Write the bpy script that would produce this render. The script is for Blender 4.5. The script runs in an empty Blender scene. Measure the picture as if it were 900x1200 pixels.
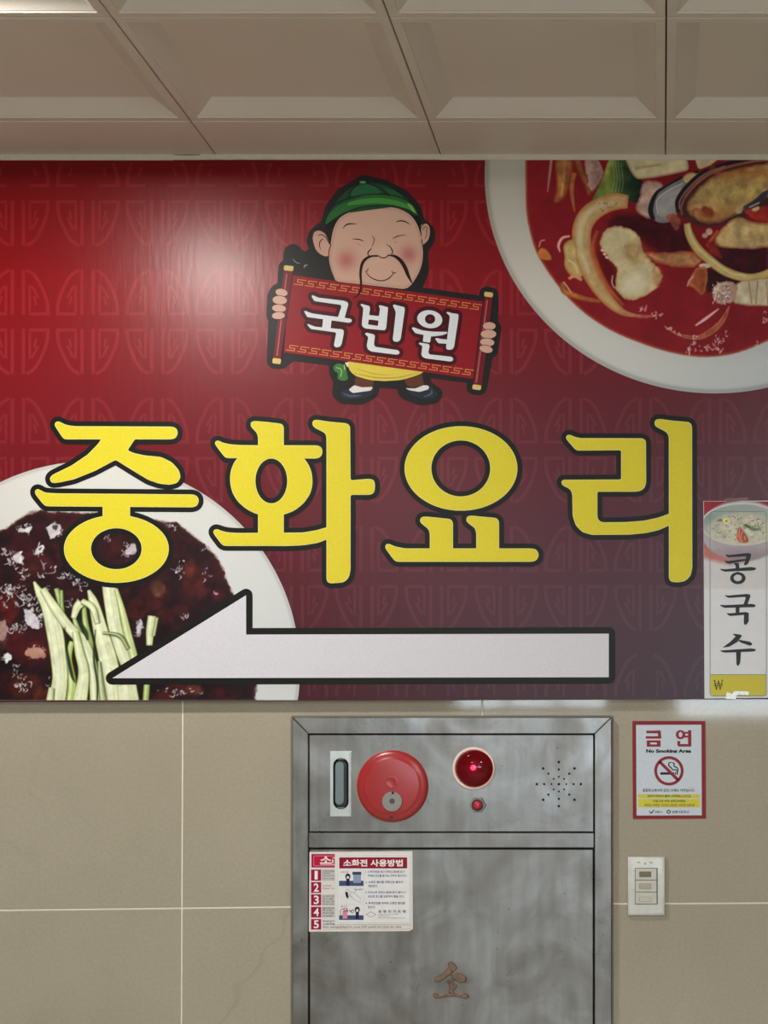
import bpy, math, random
import numpy as np
from mathutils import Vector, Matrix
from mathutils.geometry import delaunay_2d_cdt
random.seed(7)
C = bpy.context.scene.collection
SC = bpy.context.scene

# ------------------------------------------------------------------ camera
D = 3.315            # camera to front wall (m)
S = 0.0017           # metres per photo pixel on the wall
EYE = 1.55           # lens height above the floor
cam_d = bpy.data.cameras.new('camera')
cam = bpy.data.objects.new('camera', cam_d); C.objects.link(cam)
cam.location = (0, -D, EYE); cam.rotation_euler = (math.pi/2, 0, 0)
cam_d.sensor_width = 36; cam_d.lens = (D/S)/1200*36
cam_d.shift_x = (450-776)/1200; cam_d.shift_y = (870-600)/1200
cam_d.clip_start = 0.05
SC.camera = cam
# ------------------------------------------------------------------ world, light, exposure
SC.view_settings.view_transform = 'Standard'; SC.view_settings.look = 'None'
SC.view_settings.gamma = 1; SC.view_settings.exposure = -0.2
w = bpy.data.worlds.new('sky'); SC.world = w; w.use_nodes = True
w.node_tree.nodes['Background'].inputs[0].default_value = (0.72, 0.86, 1.0, 1)
w.node_tree.nodes['Background'].inputs[1].default_value = 2.6
H = 1.1642           # ceiling above the lens
CEIL = EYE+H
XL, XR, YB = -3.34, 2.625, -8.2
WIN = [(-1.45, -0.36, 1.765, 2.40), (0.06, 2.35, 1.70, 2.40)]   # back windows x0,x1,z0,z1
def area_light(name, loc, rot, sx, sy, power, col):
    d = bpy.data.lights.new(name, 'AREA'); d.shape = 'RECTANGLE'; d.size = sx; d.size_y = sy
    d.energy = power; d.color = col
    o = bpy.data.objects.new(name, d); C.objects.link(o); o.location = loc; o.rotation_euler = rot
    return o
for i, (x0, x1, z0, z1) in enumerate(WIN):
    area_light('window_daylight', ((x0+x1)/2, YB-0.12, (z0+z1)/2), (math.pi/2, 0, 0), x1-x0, z1-z0, 66*(x1-x0)/2, (0.82, 0.92, 1.0))
ADDED_PANELS = ((-1.107, -3.537), (0.6748, -3.092), (0.6748, -5.765), (-1.107, -5.765))
for x, y in ADDED_PANELS:
    area_light('added_ceiling_light', (x, y, CEIL-0.035), (0, 0, 0), 0.36, 0.36, 34, (1.0, 0.98, 0.95))  # unseen ceiling lights added behind the camera to brighten the room
LED = (-1.107, -0.866, CEIL+0.021)      # recessed spot in the coffer just left of the frame
ll = bpy.data.lights.new('recessed_light', 'AREA'); ll.shape = 'DISK'; ll.size = 0.14; ll.energy = 26; ll.color = (1.0, 0.95, 0.88)
llo = bpy.data.objects.new('recessed_light', ll); C.objects.link(llo); llo.location = (LED[0], LED[1], LED[2]-0.006)

# ------------------------------------------------------------------ colour, materials
def lin(c):
    return tuple(((v/255)/12.92 if v/255 <= 0.04045 else ((v/255+0.055)/1.055)**2.4) for v in c)
def newmat(name):
    m = bpy.data.materials.new(name); m.use_nodes = True
    nt = m.node_tree; return m, nt, nt.nodes['Principled BSDF']
def noise(nt, scale, detail=4, vec=None, stretch=None):
    n = nt.nodes.new('ShaderNodeTexNoise'); n.inputs['Scale'].default_value = scale; n.inputs['Detail'].default_value = detail
    g = nt.nodes.new('ShaderNodeNewGeometry'); mp = nt.nodes.new('ShaderNodeMapping')
    nt.links.new(g.outputs['Position'], mp.inputs['Vector'])
    if stretch: mp.inputs['Scale'].default_value = stretch
    nt.links.new(mp.outputs[0], n.inputs['Vector'])
    return n
def ramp(nt, src, stops):
    r = nt.nodes.new('ShaderNodeValToRGB'); el = r.color_ramp.elements
    el[0].position, el[0].color = stops[0][0], (*stops[0][1], 1)
    el[1].position, el[1].color = stops[-1][0], (*stops[-1][1], 1)
    for p, c in stops[1:-1]:
        e = el.new(p); e.color = (*c, 1)
    nt.links.new(src, r.inputs[0]); return r
def bump(nt, bs, src, strength, dist=0.001):
    b = nt.nodes.new('ShaderNodeBump'); b.inputs['Strength'].default_value = strength; b.inputs['Distance'].default_value = dist
    nt.links.new(src, b.inputs['Height']); nt.links.new(b.outputs[0], bs.inputs['Normal'])
def flat(name, c, rough=0.5, metal=0.0, var=0.04, scale=60, spec=0.5):
    m, nt, bs = newmat(name); a = lin(c)
    n = noise(nt, scale)
    r = ramp(nt, n.outputs[0], [(0.3, tuple(v*(1-var) for v in a)), (0.7, tuple(min(1, v*(1+var)) for v in a))])
    nt.links.new(r.outputs[0], bs.inputs['Base Color'])
    bs.inputs['Roughness'].default_value = rough; bs.inputs['Metallic'].default_value = metal
    bs.inputs['Specular IOR Level'].default_value = spec
    return m
PC = {}
def ink(c, rough=0.36):
    k = (tuple(c), rough)
    if k not in PC: PC[k] = flat('print_ink', c, rough, 0, 0.05, 300, 0.14)
    return PC[k]
def attr_mat(name, rough=0.42, grain=0.05, spec=0.14):
    m, nt, bs = newmat(name)
    a = nt.nodes.new('ShaderNodeAttribute'); a.attribute_name = 'Col'
    n = noise(nt, 700, 2)
    r = ramp(nt, n.outputs[0], [(0.3, (1-grain,)*3), (0.7, (1+grain,)*3)])
    mx = nt.nodes.new('ShaderNodeMix'); mx.data_type = 'RGBA'; mx.blend_type = 'MULTIPLY'; mx.inputs[0].default_value = 1
    nt.links.new(a.outputs['Color'], mx.inputs[6]); nt.links.new(r.outputs[0], mx.inputs[7])
    nt.links.new(mx.outputs[2], bs.inputs['Base Color']); bs.inputs['Roughness'].default_value = rough; bs.inputs['Specular IOR Level'].default_value = spec
    return m, nt, bs
PRINT, pnt, pbs = attr_mat('banner_print', 0.3, 0.05, 0.22)
# fine vertical wrinkles of the laminated film
nn = noise(pnt, 14, 5, stretch=(6, 1, 1.2)); bump(pnt, pbs, nn.outputs[0], 0.12, 0.002)
PHOTO, _, _ = attr_mat('photo_print', 0.42)

m, nt, bs = newmat('wall_tile_stone'); TILE = m
n1 = noise(nt, 2.2, 6); r1 = ramp(nt, n1.outputs[0], [(0.3, lin((151, 145, 129))), (0.55, lin((158, 152, 136))), (0.75, lin((164, 158, 143)))])
n2 = noise(nt, 160, 3); r2 = ramp(nt, n2.outputs[0], [(0.3, (0.95,)*3), (0.7, (1.05,)*3)])
n3 = noise(nt, 2.6, 3); r3 = ramp(nt, n3.outputs[0], [(0.492, (1,)*3), (0.5, (0.86,)*3), (0.508, (1,)*3)])
mk = noise(nt, 1.3, 2); rk = ramp(nt, mk.outputs[0], [(0.5, (0,)*3), (0.6, (1,)*3)])
a = nt.nodes.new('ShaderNodeMix'); a.data_type = 'RGBA'; a.blend_type = 'MULTIPLY'; a.inputs[0].default_value = 1
b = nt.nodes.new('ShaderNodeMix'); b.data_type = 'RGBA'; b.blend_type = 'MULTIPLY'
nt.links.new(r1.outputs[0], a.inputs[6]); nt.links.new(r2.outputs[0], a.inputs[7])
nt.links.new(a.outputs[2], b.inputs[6]); nt.links.new(r3.outputs[0], b.inputs[7]); nt.links.new(rk.outputs[0], b.inputs[0])
nt.links.new(b.outputs[2], bs.inputs['Base Color']); bs.inputs['Roughness'].default_value = 0.05; bs.inputs['Specular IOR Level'].default_value = 0.4
nb = noise(nt, 5, 4, stretch=(3, 1, 1)); bump(nt, bs, nb.outputs[0], 0.05, 0.002)

m, nt, bs = newmat('worn_stainless_steel'); STEEL = m
n1 = noise(nt, 6, 8); n1.inputs['Distortion'].default_value = 2.2; r1 = ramp(nt, n1.outputs[0], [(0.3, (0.185, 0.183, 0.174)), (0.5, (0.225, 0.227, 0.222)), (0.7, (0.285, 0.298, 0.30))])
n2 = noise(nt, 12, 6, stretch=(5, 1, 0.5)); r2 = ramp(nt, n2.outputs[0], [(0.3, (0.88,)*3), (0.7, (1.07,)*3)])
n4 = noise(nt, 90, 3); r4 = ramp(nt, n4.outputs[0], [(0.24, (0.5, 0.45, 0.4)), (0.30, (1,)*3)])
a = nt.nodes.new('ShaderNodeMix'); a.data_type = 'RGBA'; a.blend_type = 'MULTIPLY'; a.inputs[0].default_value = 1
b = nt.nodes.new('ShaderNodeMix'); b.data_type = 'RGBA'; b.blend_type = 'MULTIPLY'; b.inputs[0].default_value = 1
nt.links.new(r1.outputs[0], a.inputs[6]); nt.links.new(r2.outputs[0], a.inputs[7])
nt.links.new(a.outputs[2], b.inputs[6]); nt.links.new(r4.outputs[0], b.inputs[7])
nt.links.new(b.outputs[2], bs.inputs['Base Color']); bs.inputs['Metallic'].default_value = 0.95
n3 = noise(nt, 7, 6); n3.inputs['Distortion'].default_value = 1.5; r3 = ramp(nt, n3.outputs[0], [(0.35, (0.26,)*3), (0.65, (0.46,)*3)])
nt.links.new(r3.outputs[0], bs.inputs['Roughness'])
nb = noise(nt, 8, 5, stretch=(4, 1, 1)); bump(nt, bs, nb.outputs[0], 0.12, 0.002)

m, nt, bs = newmat('ceiling_panel'); CEILM = m
n1 = noise(nt, 1.2, 3); r1 = ramp(nt, n1.outputs[0], [(0.35, lin((192, 185, 175))), (0.65, lin((204, 198, 189)))])
nt.links.new(r1.outputs[0], bs.inputs['Base Color']); bs.inputs['Roughness'].default_value = 0.55
nb = noise(nt, 350, 2); bump(nt, bs, nb.outputs[0], 0.25, 0.0006)

GROUT = flat('grout', (218, 213, 198), 0.9)
WHITEPL = flat('switch_plastic', (200, 202, 196), 0.3, 0, 0.05, 40)
DARK = flat('dark_gap', (18, 17, 16), 0.8)
PLASTER = flat('plaster', (176, 168, 152), 0.8)
TRIMM = flat('trim_paint', (196, 188, 170), 0.5)
FLOORM = flat('floor_tile', (196, 190, 180), 0.3)

# ------------------------------------------------------------------ building helpers
def P(px, py, e=0.0):
    k = S*(D-e)/D
    return Vector(((px-776)*k, -e, EYE-(py-870)*k))
def origin(o):
    v = Vector((0, 0, 0))
    while o: v = v+o.location; o = o.parent
    return v
def mesh(name, verts, faces, mat, smooth=False, cols=None):
    me = bpy.data.meshes.new(name)
    me.from_pydata([tuple(v) for v in verts], [], faces)
    me.materials.append(mat)
    if smooth: me.polygons.foreach_set('use_smooth', [True]*len(me.polygons))
    if cols is not None:
        at = me.color_attributes.new('Col', 'FLOAT_COLOR', 'POINT')
        at.data.foreach_set('color', np.asarray(cols, dtype=np.float32).ravel())
    me.update(); return me
def obj(name, verts, faces, mat, parent=None, smooth=False, cols=None, loc=None):
    off = origin(parent)
    base = off
    if loc is not None: base = Vector(loc)
    me = mesh(name, [Vector(v)-base for v in verts], faces, mat, smooth, cols)
    o = bpy.data.objects.new(name, me); C.objects.link(o); o.parent = parent
    if loc is not None: o.location = base-off
    return o
def tag(o, label=None, cat=None, group=None, kind=None):
    if label: o['label'] = label
    if cat: o['category'] = cat
    if group: o['group'] = group
    if kind: o['kind'] = kind
    return o
def thing(name, label, cat, loc, group=None):
    o = bpy.data.objects.new(name, None); C.objects.link(o); o.location = loc; o.empty_display_size = 0.05
    return tag(o, label, cat, group)
class MB:
    def __init__(s): s.v = []; s.f = []
    def add(s, vs, fs):
        n = len(s.v); s.v += [Vector(v) for v in vs]; s.f += [tuple(i+n for i in f) for f in fs]; return s
    def box(s, x0, x1, y0, y1, z0, z1):
        return s.add([(x0,y0,z0),(x1,y0,z0),(x1,y1,z0),(x0,y1,z0),(x0,y0,z1),(x1,y0,z1),(x1,y1,z1),(x0,y1,z1)],
                     [(0,3,2,1),(4,5,6,7),(0,1,5,4),(1,2,6,5),(2,3,7,6),(3,0,4,7)])
    def slab(s, pts, e0, e1, bev=0.0):
        """outline in photo pixels (on the front face), back at e0, front at e1, small edge bevel (px)"""
        n = len(pts); cx = sum(p[0] for p in pts)/n; cy = sum(p[1] for p in pts)/n
        base = len(s.v)
        fr = [P(x, y, e1) for x, y in pts]
        def off(v): return v
        bk = [Vector((v.x, -e0, v.z)) for v in fr]
        if bev:
            ins = inset(pts, bev)
            md = [Vector((v.x, -(e1-bev*S), v.z)) for v in fr]
            f2 = [P(x, y, e1) for x, y in ins]
            s.v += bk+md+f2; r = 3
        else:
            s.v += bk+fr; r = 2
        for k in range(r-1):
            for i in range(n):
                j = (i+1) % n
                s.f.append((base+k*n+i, base+k*n+j, base+(k+1)*n+j, base+(k+1)*n+i))
        s.f.append(tuple(base+(r-1)*n+i for i in range(n)))
        s.f.append(tuple(base+i for i in reversed(range(n))))
        return s
    def lathe(s, px, py, prof, seg=48):
        """profile [(radius px, e)] spun about the wall normal through a pixel"""
        c = P(px, py, 0); base = len(s.v)
        c = P(px, py, prof[-1][1])
        for r, e in prof:
            for k in range(seg):
                a = 2*math.pi*k/seg
                s.v.append(Vector((c.x+math.cos(a)*r*S, -e, c.z+math.sin(a)*r*S)))
        for q in range(len(prof)-1):
            for k in range(seg):
                j = (k+1) % seg
                s.f.append((base+q*seg+k, base+q*seg+j, base+(q+1)*seg+j, base+(q+1)*seg+k))
        s.f.append(tuple(base+(len(prof)-1)*seg+k for k in range(seg)))
        return s
    def build(s, name, mat, parent=None, smooth=False, loc=None):
        return obj(name, s.v, s.f, mat, parent, smooth, loc=loc)
def area(p): return 0.5*sum(p[i][0]*p[(i+1) % len(p)][1]-p[(i+1) % len(p)][0]*p[i][1] for i in range(len(p)))
def inset(p, d):
    sg = 1 if area(p) > 0 else -1; n = len(p); out = []
    for i in range(n):
        a, b, c = Vector(p[i-1]), Vector(p[i]), Vector(p[(i+1) % n])
        u = (b-a).normalized(); v = (c-b).normalized()
        nu = Vector((-u.y, u.x))*sg; nv = Vector((-v.y, v.x))*sg
        bis = (nu+nv); L = max(0.3, 1+nu.dot(nv)); q = b+bis*(d/L); out.append((q.x, q.y))
    return out
def rect(x0, y0, x1, y1, r=0, n=4):
    if not r: return [(x0, y0), (x1, y0), (x1, y1), (x0, y1)]
    out = []
    for cx, cy, a0 in ((x1-r, y0+r, -90), (x1-r, y1-r, 0), (x0+r, y1-r, 90), (x0+r, y0+r, 180)):
        for k in range(n+1):
            a = math.radians(a0+90*k/n); out.append((cx+r*math.cos(a), cy+r*math.sin(a)))
    return out
def smooth_soft(o, ang=40):
    me = o.data; me.polygons.foreach_set('use_smooth', [True]*len(me.polygons))
    try: me.set_sharp_from_angle(angle=math.radians(ang))
    except Exception: pass

# ---- flat artwork: outlines in photo pixels -> clean triangulated regions
def fillet(pts, r=3.0, n=4):
    out = []; m = len(pts)
    for i in range(m):
        a, b, c = np.array(pts[i-1], float), np.array(pts[i], float), np.array(pts[(i+1) % m], float)
        la, lc = np.linalg.norm(a-b), np.linalg.norm(c-b)
        if la < 1e-6 or lc < 1e-6: continue
        p = b+(a-b)/la*min(r, la*0.49); q = b+(c-b)/lc*min(r, lc*0.49)
        for k in range(n+1):
            t = k/n; out.append(tuple((1-t)**2*p+2*t*(1-t)*b+t*t*q))
    return out
def ell(cx, cy, rx, ry, rot=0, n=40):
    a = math.radians(rot); o = []
    for k in range(n):
        t = 2*math.pi*k/n; x, y = rx*math.cos(t), ry*math.sin(t)
        o.append((cx+x*math.cos(a)-y*math.sin(a), cy+x*math.sin(a)+y*math.cos(a)))
    return o
def spline(pts, n=6):
    P_ = [np.array(p, float) for p in pts]; P_ = [2*P_[0]-P_[1]]+P_+[2*P_[-1]-P_[-2]]; out = []
    for i in range(1, len(P_)-2):
        for k in range(n):
            t = k/n
            out.append(0.5*((2*P_[i])+(-P_[i-1]+P_[i+1])*t+(2*P_[i-1]-5*P_[i]+4*P_[i+1]-P_[i+2])*t*t+(-P_[i-1]+3*P_[i]-3*P_[i+1]+P_[i+2])*t**3))
    out.append(P_[-2]); return [tuple(p) for p in out]
def stroke(pts, w, n=5, cap=True):
    """pts (x,y); w a width or a list -> polygon"""
    if not isinstance(w, (list, tuple)): w = [w]*len(pts)
    q = spline([(p[0], p[1], ww) for p, ww in zip(pts, w)], n) if n > 1 else [(p[0], p[1], ww) for p, ww in zip(pts, w)]
    L, R = [], []
    for i in range(len(q)):
        a = q[max(0, i-1)]; b = q[min(len(q)-1, i+1)]
        dx, dy = b[0]-a[0], b[1]-a[1]; l = math.hypot(dx, dy) or 1
        h = max(0.05, q[i][2]/2)
        L.append((q[i][0]-dy/l*h, q[i][1]+dx/l*h)); R.append((q[i][0]+dy/l*h, q[i][1]-dx/l*h))
    return L+R[::-1]
def T(pts, ox, oy, k): return [(ox+p[0]*k, oy+p[1]*k) for p in pts]
def inside(X, Y, poly):
    p = np.array(poly); x0, y0 = p[:, 0], p[:, 1]; x1, y1 = np.roll(x0, -1), np.roll(y0, -1)
    res = np.zeros(X.shape, bool)
    for a, b, c, d in zip(x0, y0, x1, y1):
        if b == d: continue
        cond = ((b > Y) != (d > Y))
        if cond.any():
            res ^= cond & (X < (c-a)*(Y-b)/(d-b)+a)
    return res
def segdist(X, Y, poly, closed=True):
    best = np.full(X.shape, 1e9); n = len(poly)
    for i in range(n if closed else n-1):
        a, b = poly[i], poly[(i+1) % n]; dx, dy = b[0]-a[0], b[1]-a[1]; l2 = dx*dx+dy*dy or 1e-12
        t = np.clip(((X-a[0])*dx+(Y-a[1])*dy)/l2, 0, 1)
        best = np.minimum(best, np.hypot(X-a[0]-t*dx, Y-a[1]-t*dy))
    return best
def offset_poly(p, w):
    if area(p) < 0: p = p[::-1]
    n = len(p); out = []
    for i in range(n):
        a, b, c = p[i-1], p[i], p[(i+1) % n]
        a0 = math.atan2(-(b[0]-a[0]), (b[1]-a[1])); a1 = math.atan2(-(c[0]-b[0]), (c[1]-b[1]))
        d = (a1-a0+math.pi) % (2*math.pi)-math.pi
        if w > 0 and d > 0.25:
            m = max(1, int(d/0.35))
            for k in range(m+1):
                t = a0+d*k/m; out.append((b[0]+w*math.cos(t), b[1]+w*math.sin(t)))
        else:
            t = a0+d/2; f = w/max(0.5, math.cos(d/2)) if abs(d) < 1.9 else w; out.append((b[0]+f*math.cos(t), b[1]+f*math.sin(t)))
    return out
def region(pieces, holes=(), grow=0.0):
    vs, es = [], []
    loops = []
    for p in pieces: loops.append(offset_poly(p, grow) if grow else p)
    for h in holes: loops.append(offset_poly(h, -grow) if grow else h)
    for l in loops:
        b = len(vs); vs += [Vector((x, y)) for x, y in l]; es += [(b+i, b+(i+1) % len(l)) for i in range(len(l))]
    v, e, f, *_ = delaunay_2d_cdt(vs, es, [], 0, 1e-4)
    V = np.array([(q.x, q.y) for q in v]); F = np.array([t for t in f if len(t) == 3])
    cen = V[F].mean(1); X, Y = cen[:, 0], cen[:, 1]
    ins = np.zeros(len(X), bool); hol = np.zeros(len(X), bool)
    for p in pieces: ins |= inside(X, Y, p)
    for h in holes: hol |= inside(X, Y, h)
    keep = ins & ~hol
    if grow:
        for p in list(pieces)+list(holes):
            keep |= segdist(X, Y, p) < grow*0.995
    if grow:                       # piece edges that lie inside a hole do not count
        pass
    return V, [tuple(t) for t in F[keep]]
def art(name, pieces, col, e, parent, holes=(), grow=0.0, mat=None, colfn=None):
    V, F = region(pieces, holes, grow)
    vs = [P(x, y, e) for x, y in V]
    F = [(t if cross_ok(vs, t) else t[::-1]) for t in F]
    cols = None
    if colfn is not None:
        c = colfn(V[:, 0], V[:, 1]); cols = np.concatenate([srgb(c), np.ones((len(c), 1))], 1)
    return obj(name, vs, F, mat or ink(col), parent, cols=cols)
def cross_ok(vs, t):
    a, b, c = vs[t[0]], vs[t[1]], vs[t[2]]
    return (b-a).cross(c-a).y < 0
def srgb(c):
    c = np.clip(np.asarray(c, float)/255, 0, 1); return np.where(c <= 0.04045, c/12.92, ((c+0.055)/1.055)**2.4)

TMP = bpy.data.scenes.new('lettering')
def text_mesh(name, body, box, col, e, parent, bold=0.0, mat=None):
    """one line of text fitted to a pixel box (x0,y0,x1,y1)"""
    c = bpy.data.curves.new('t', 'FONT'); c.body = body; c.size = 1; c.offset = bold; c.resolution_u = 3
    o = bpy.data.objects.new('t', c); TMP.collection.objects.link(o); vl = TMP.view_layers[0]; vl.update()
    dg = vl.depsgraph; me = bpy.data.meshes.new_from_object(o.evaluated_get(dg))
    vs = [v.co.copy() for v in me.vertices]; fs = [tuple(p.vertices) for p in me.polygons]
    bpy.data.objects.remove(o); bpy.data.curves.remove(c); bpy.data.meshes.remove(me)
    x0 = min(v.x for v in vs); x1 = max(v.x for v in vs); y0 = min(v.y for v in vs); y1 = max(v.y for v in vs)
    bx0, by0, bx1, by1 = box
    return [( bx0+(v.x-x0)/(x1-x0)*(bx1-bx0), by1-(v.y-y0)/(y1-y0)*(by1-by0)) for v in vs], fs
def text(name, lines, col, e, parent, bold=0.0):
    """lines: [(body, box)] joined in one print layer"""
    b = MB()
    for body, box in lines:
        v, f = text_mesh(name, body, box, col, e, parent, bold)
        b.add([P(x, y, e) for x, y in v], f)
    b.f = [(t if cross_ok(b.v, t) else t[::-1]) for t in b.f]
    return tag(b.build(name, ink(col), parent), kind='stuff')

# ---- printed photographs: colour per grid point of a fine mesh
def vnoise(X, Y, sc, seed):
    rs = np.random.RandomState(seed); n = 64; g = rs.rand(n, n)
    x, y = X/sc+seed*3.7, Y/sc+seed*1.3; i, j = np.floor(x).astype(int), np.floor(y).astype(int); fx, fy = x-i, y-j
    fx = fx*fx*(3-2*fx); fy = fy*fy*(3-2*fy); i %= n; j %= n; i1 = (i+1) % n; j1 = (j+1) % n
    return (g[i, j]*(1-fx)*(1-fy)+g[i1, j]*fx*(1-fy)+g[i, j1]*(1-fx)*fy+g[i1, j1]*fx*fy)
def fbm(X, Y, sc, seed, oct=4):
    s = 0; a = 1; t = 0
    for k in range(oct): s = s+a*vnoise(X, Y, sc/2**k, seed+k*11); t += a; a *= 0.55
    return s/t
class Canvas:
    def __init__(s, x0, y0, x1, y1, k, col):
        s.nx = int(round((x1-x0)*k))+1; s.ny = int(round((y1-y0)*k))+1; s.b = (x0, y0, x1, y1); s.k = k
        s.X, s.Y = np.meshgrid(np.linspace(x0, x1, s.nx), np.linspace(y0, y1, s.ny)); s.img = np.zeros((s.ny, s.nx, 3))+np.array(col, float)
    def win(s, pts, pad):
        p = np.array(pts); x0, y0 = p.min(0)[:2]-pad; x1, y1 = p.max(0)[:2]+pad; a, b = s.b[:2]
        i0 = max(0, int((x0-a)*s.k)); i1 = min(s.nx, int((x1-a)*s.k)+2); j0 = max(0, int((y0-b)*s.k)); j1 = min(s.ny, int((y1-b)*s.k)+2)
        return slice(j0, max(j0, j1)), slice(i0, max(i0, i1))
    def put(s, w, al, col, nz, seed):
        X, Y = s.X[w], s.Y[w]
        if callable(col): c = col(X, Y)
        else: c = np.zeros(X.shape+(3,))+np.array(col, float)
        if nz: c = c*(1+nz*(fbm(X, Y, 9, seed, 4)-0.5)*2)[..., None]
        s.img[w] = s.img[w]*(1-al[..., None])+c*al[..., None]
    def poly(s, pts, col, soft=1.0, nz=0.12, r=6, op=1.0, seed=1, edge=None, ew=4, rough=0):
        pts = fillet(pts, r, 3) if r else pts
        w = s.win(pts, soft+3+rough); X, Y = s.X[w], s.Y[w]
        if X.size == 0: return
        if rough:
            X2 = X+rough*(fbm(X, Y, 5, seed+40, 3)-0.5)*2; Y2 = Y+rough*(fbm(X, Y, 5, seed+60, 3)-0.5)*2
        else: X2, Y2 = X, Y
        d = segdist(X2, Y2, pts); sd = np.where(inside(X2, Y2, pts), -d, d)
        al = np.clip(0.5-sd/soft, 0, 1)*op
        s.put(w, al, col, nz, seed)
        if edge is not None:
            ea = al*np.clip(1+sd/ew, 0, 1)*0.85
            s.put(w, ea, edge, nz, seed+5)
    def line(s, pts, wd, col, soft=1.0, nz=0.1, op=1.0, seed=2, edge=None, ew=3):
        if not isinstance(wd, (list, tuple)): wd = [wd]*len(pts)
        s.poly(stroke(pts, wd, 5), col, soft, nz, 0, op, seed, edge, ew)
    def build(s, name, e, mat, parent, keep=None):
        K = S*(D-e)/D
        V = np.stack([(s.X-776)*K, np.full(s.X.shape, -e), EYE-(s.Y-870)*K], -1).reshape(-1, 3)-np.array(origin(parent))
        idx = np.arange(s.nx*s.ny).reshape(s.ny, s.nx)
        q = np.stack([idx[1:, :-1], idx[1:, 1:], idx[:-1, 1:], idx[:-1, :-1]], -1)
        if keep is not None:
            k = keep(s.X, s.Y); kk = k[1:, :-1] & k[1:, 1:] & k[:-1, 1:] & k[:-1, :-1]; q = q[kk]
        q = q.reshape(-1, 4)
        used = np.zeros(len(V), bool); used[q.ravel()] = True; re = np.cumsum(used)-1; q = re[q]; V = V[used]
        me = bpy.data.meshes.new(name); me.vertices.add(len(V)); me.vertices.foreach_set('co', V.astype(np.float32).ravel())
        me.loops.add(q.size); me.loops.foreach_set('vertex_index', q.astype(np.int32).ravel())
        me.polygons.add(len(q)); me.polygons.foreach_set('loop_start', np.arange(0, q.size, 4, dtype=np.int32))
        me.update(calc_edges=True)
        c = np.concatenate([srgb(s.img.reshape(-1, 3)[used]), np.ones((len(V), 1))], 1)
        at = me.color_attributes.new('Col', 'FLOAT_COLOR', 'POINT'); at.data.foreach_set('color', c.astype(np.float32).ravel())
        me.materials.append(mat); o = bpy.data.objects.new(name, me); C.objects.link(o); o.parent = parent
        return o

# ================================================================== SETTING
wall = tag(obj('wall_front', *(lambda b: (b.v, b.f))(MB().box(XL-0.1, XR+0.1, 0.001, 0.12, 0, CEIL+0.12)), GROUT), kind='structure')
def joint_y(x, k):      # nearly level bed joints, as in the photograph
    base = np.interp(x, [-137, 214, 565, 916], [1068.4, 1064.2, 1060.0, 1058.2])
    return base+351*k
cols_x = [214+351*k for k in range(-4, 6)]
def vx(i, y): return cols_x[i]-(y-822)*0.004
zrow = [-3, -2, -1, 0, 1]
xl_px, xr_px = 776+XL/S, 776+XR/S
for i in range(len(cols_x)-1+2):
    xa = xl_px if i == 0 else None; xb = xr_px if i == len(cols_x) else None
    for r in range(-2, 3):
        ya = lambda x, r=r: max(joint_y(x, r-1), 870-H/S+1) ; yb = lambda x, r=r: min(joint_y(x, r), 870+EYE/S-1)
        x0 = (lambda y: xl_px+1) if i == 0 else (lambda y, i=i: vx(i-1, y)+0.85)
        x1 = (lambda y: xr_px-1) if i == len(cols_x) else (lambda y, i=i: vx(i, y)-0.85)
        if i > 0 and x0(900) > xr_px-4: continue
        if i == 0 and x1(900) < xl_px+4: continue
        xx0, xx1 = x0(900), min(x1(900), xr_px-1)
        t, bt = ya(xx0)+1.0, yb(xx0)-1.0; t2, bt2 = ya(xx1)+1.0, yb(xx1)-1.0
        if bt-t < 6: continue
        pts = [(max(xl_px+1, x0(t)), t), (min(xr_px-1, x1(t2)), t2), (min(xr_px-1, x1(bt2)), bt2), (max(xl_px+1, x0(bt)), bt)]
        MB().slab(pts, -0.0009, 0.0, 0.3).build('tile', TILE, wall)

def struct(name, b, m): return tag(b.build(name, m), kind='structure')
struct('floor', MB().box(XL-0.1, XR+0.1, YB-0.1, 0.003, -0.1, 0), FLOORM)
struct('wall_left', MB().box(XL-0.1, XL, YB, 0.003, 0, CEIL+0.1), PLASTER)
struct('wall_right', MB().box(XR, XR+0.1, YB, 0.003, 0, CEIL+0.1), PLASTER)
wb = MB(); xs = [XL, WIN[0][0], WIN[0][1], WIN[1][0], WIN[1][1], XR]
for a_, b_ in ((0, 1), (2, 3), (4, 5)): wb.box(xs[a_], xs[b_], YB-0.1, YB, 0, CEIL+0.1)
for x0, x1, z0, z1 in WIN: wb.box(x0, x1, YB-0.1, YB, 0, z0); wb.box(x0, x1, YB-0.1, YB, z1, CEIL+0.1)
struct('wall_back', wb, PLASTER)
for i, (x0, x1, z0, z1) in enumerate(WIN):
    b = MB(); y0, y1 = YB-0.07, YB-0.02
    b.box(x0, x1, y0, y1, z0, z0+0.035).box(x0, x1, y0, y1, z1-0.035, z1)
    n = 3
    for k in range(n+1):
        x = x0+(x1-x0-0.035)*k/n; b.box(x, x+0.035, y0, y1, z0+0.035, z1-0.035)
    tag(b.build('window_%d' % (i+1), TRIMM), kind='structure')
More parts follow.
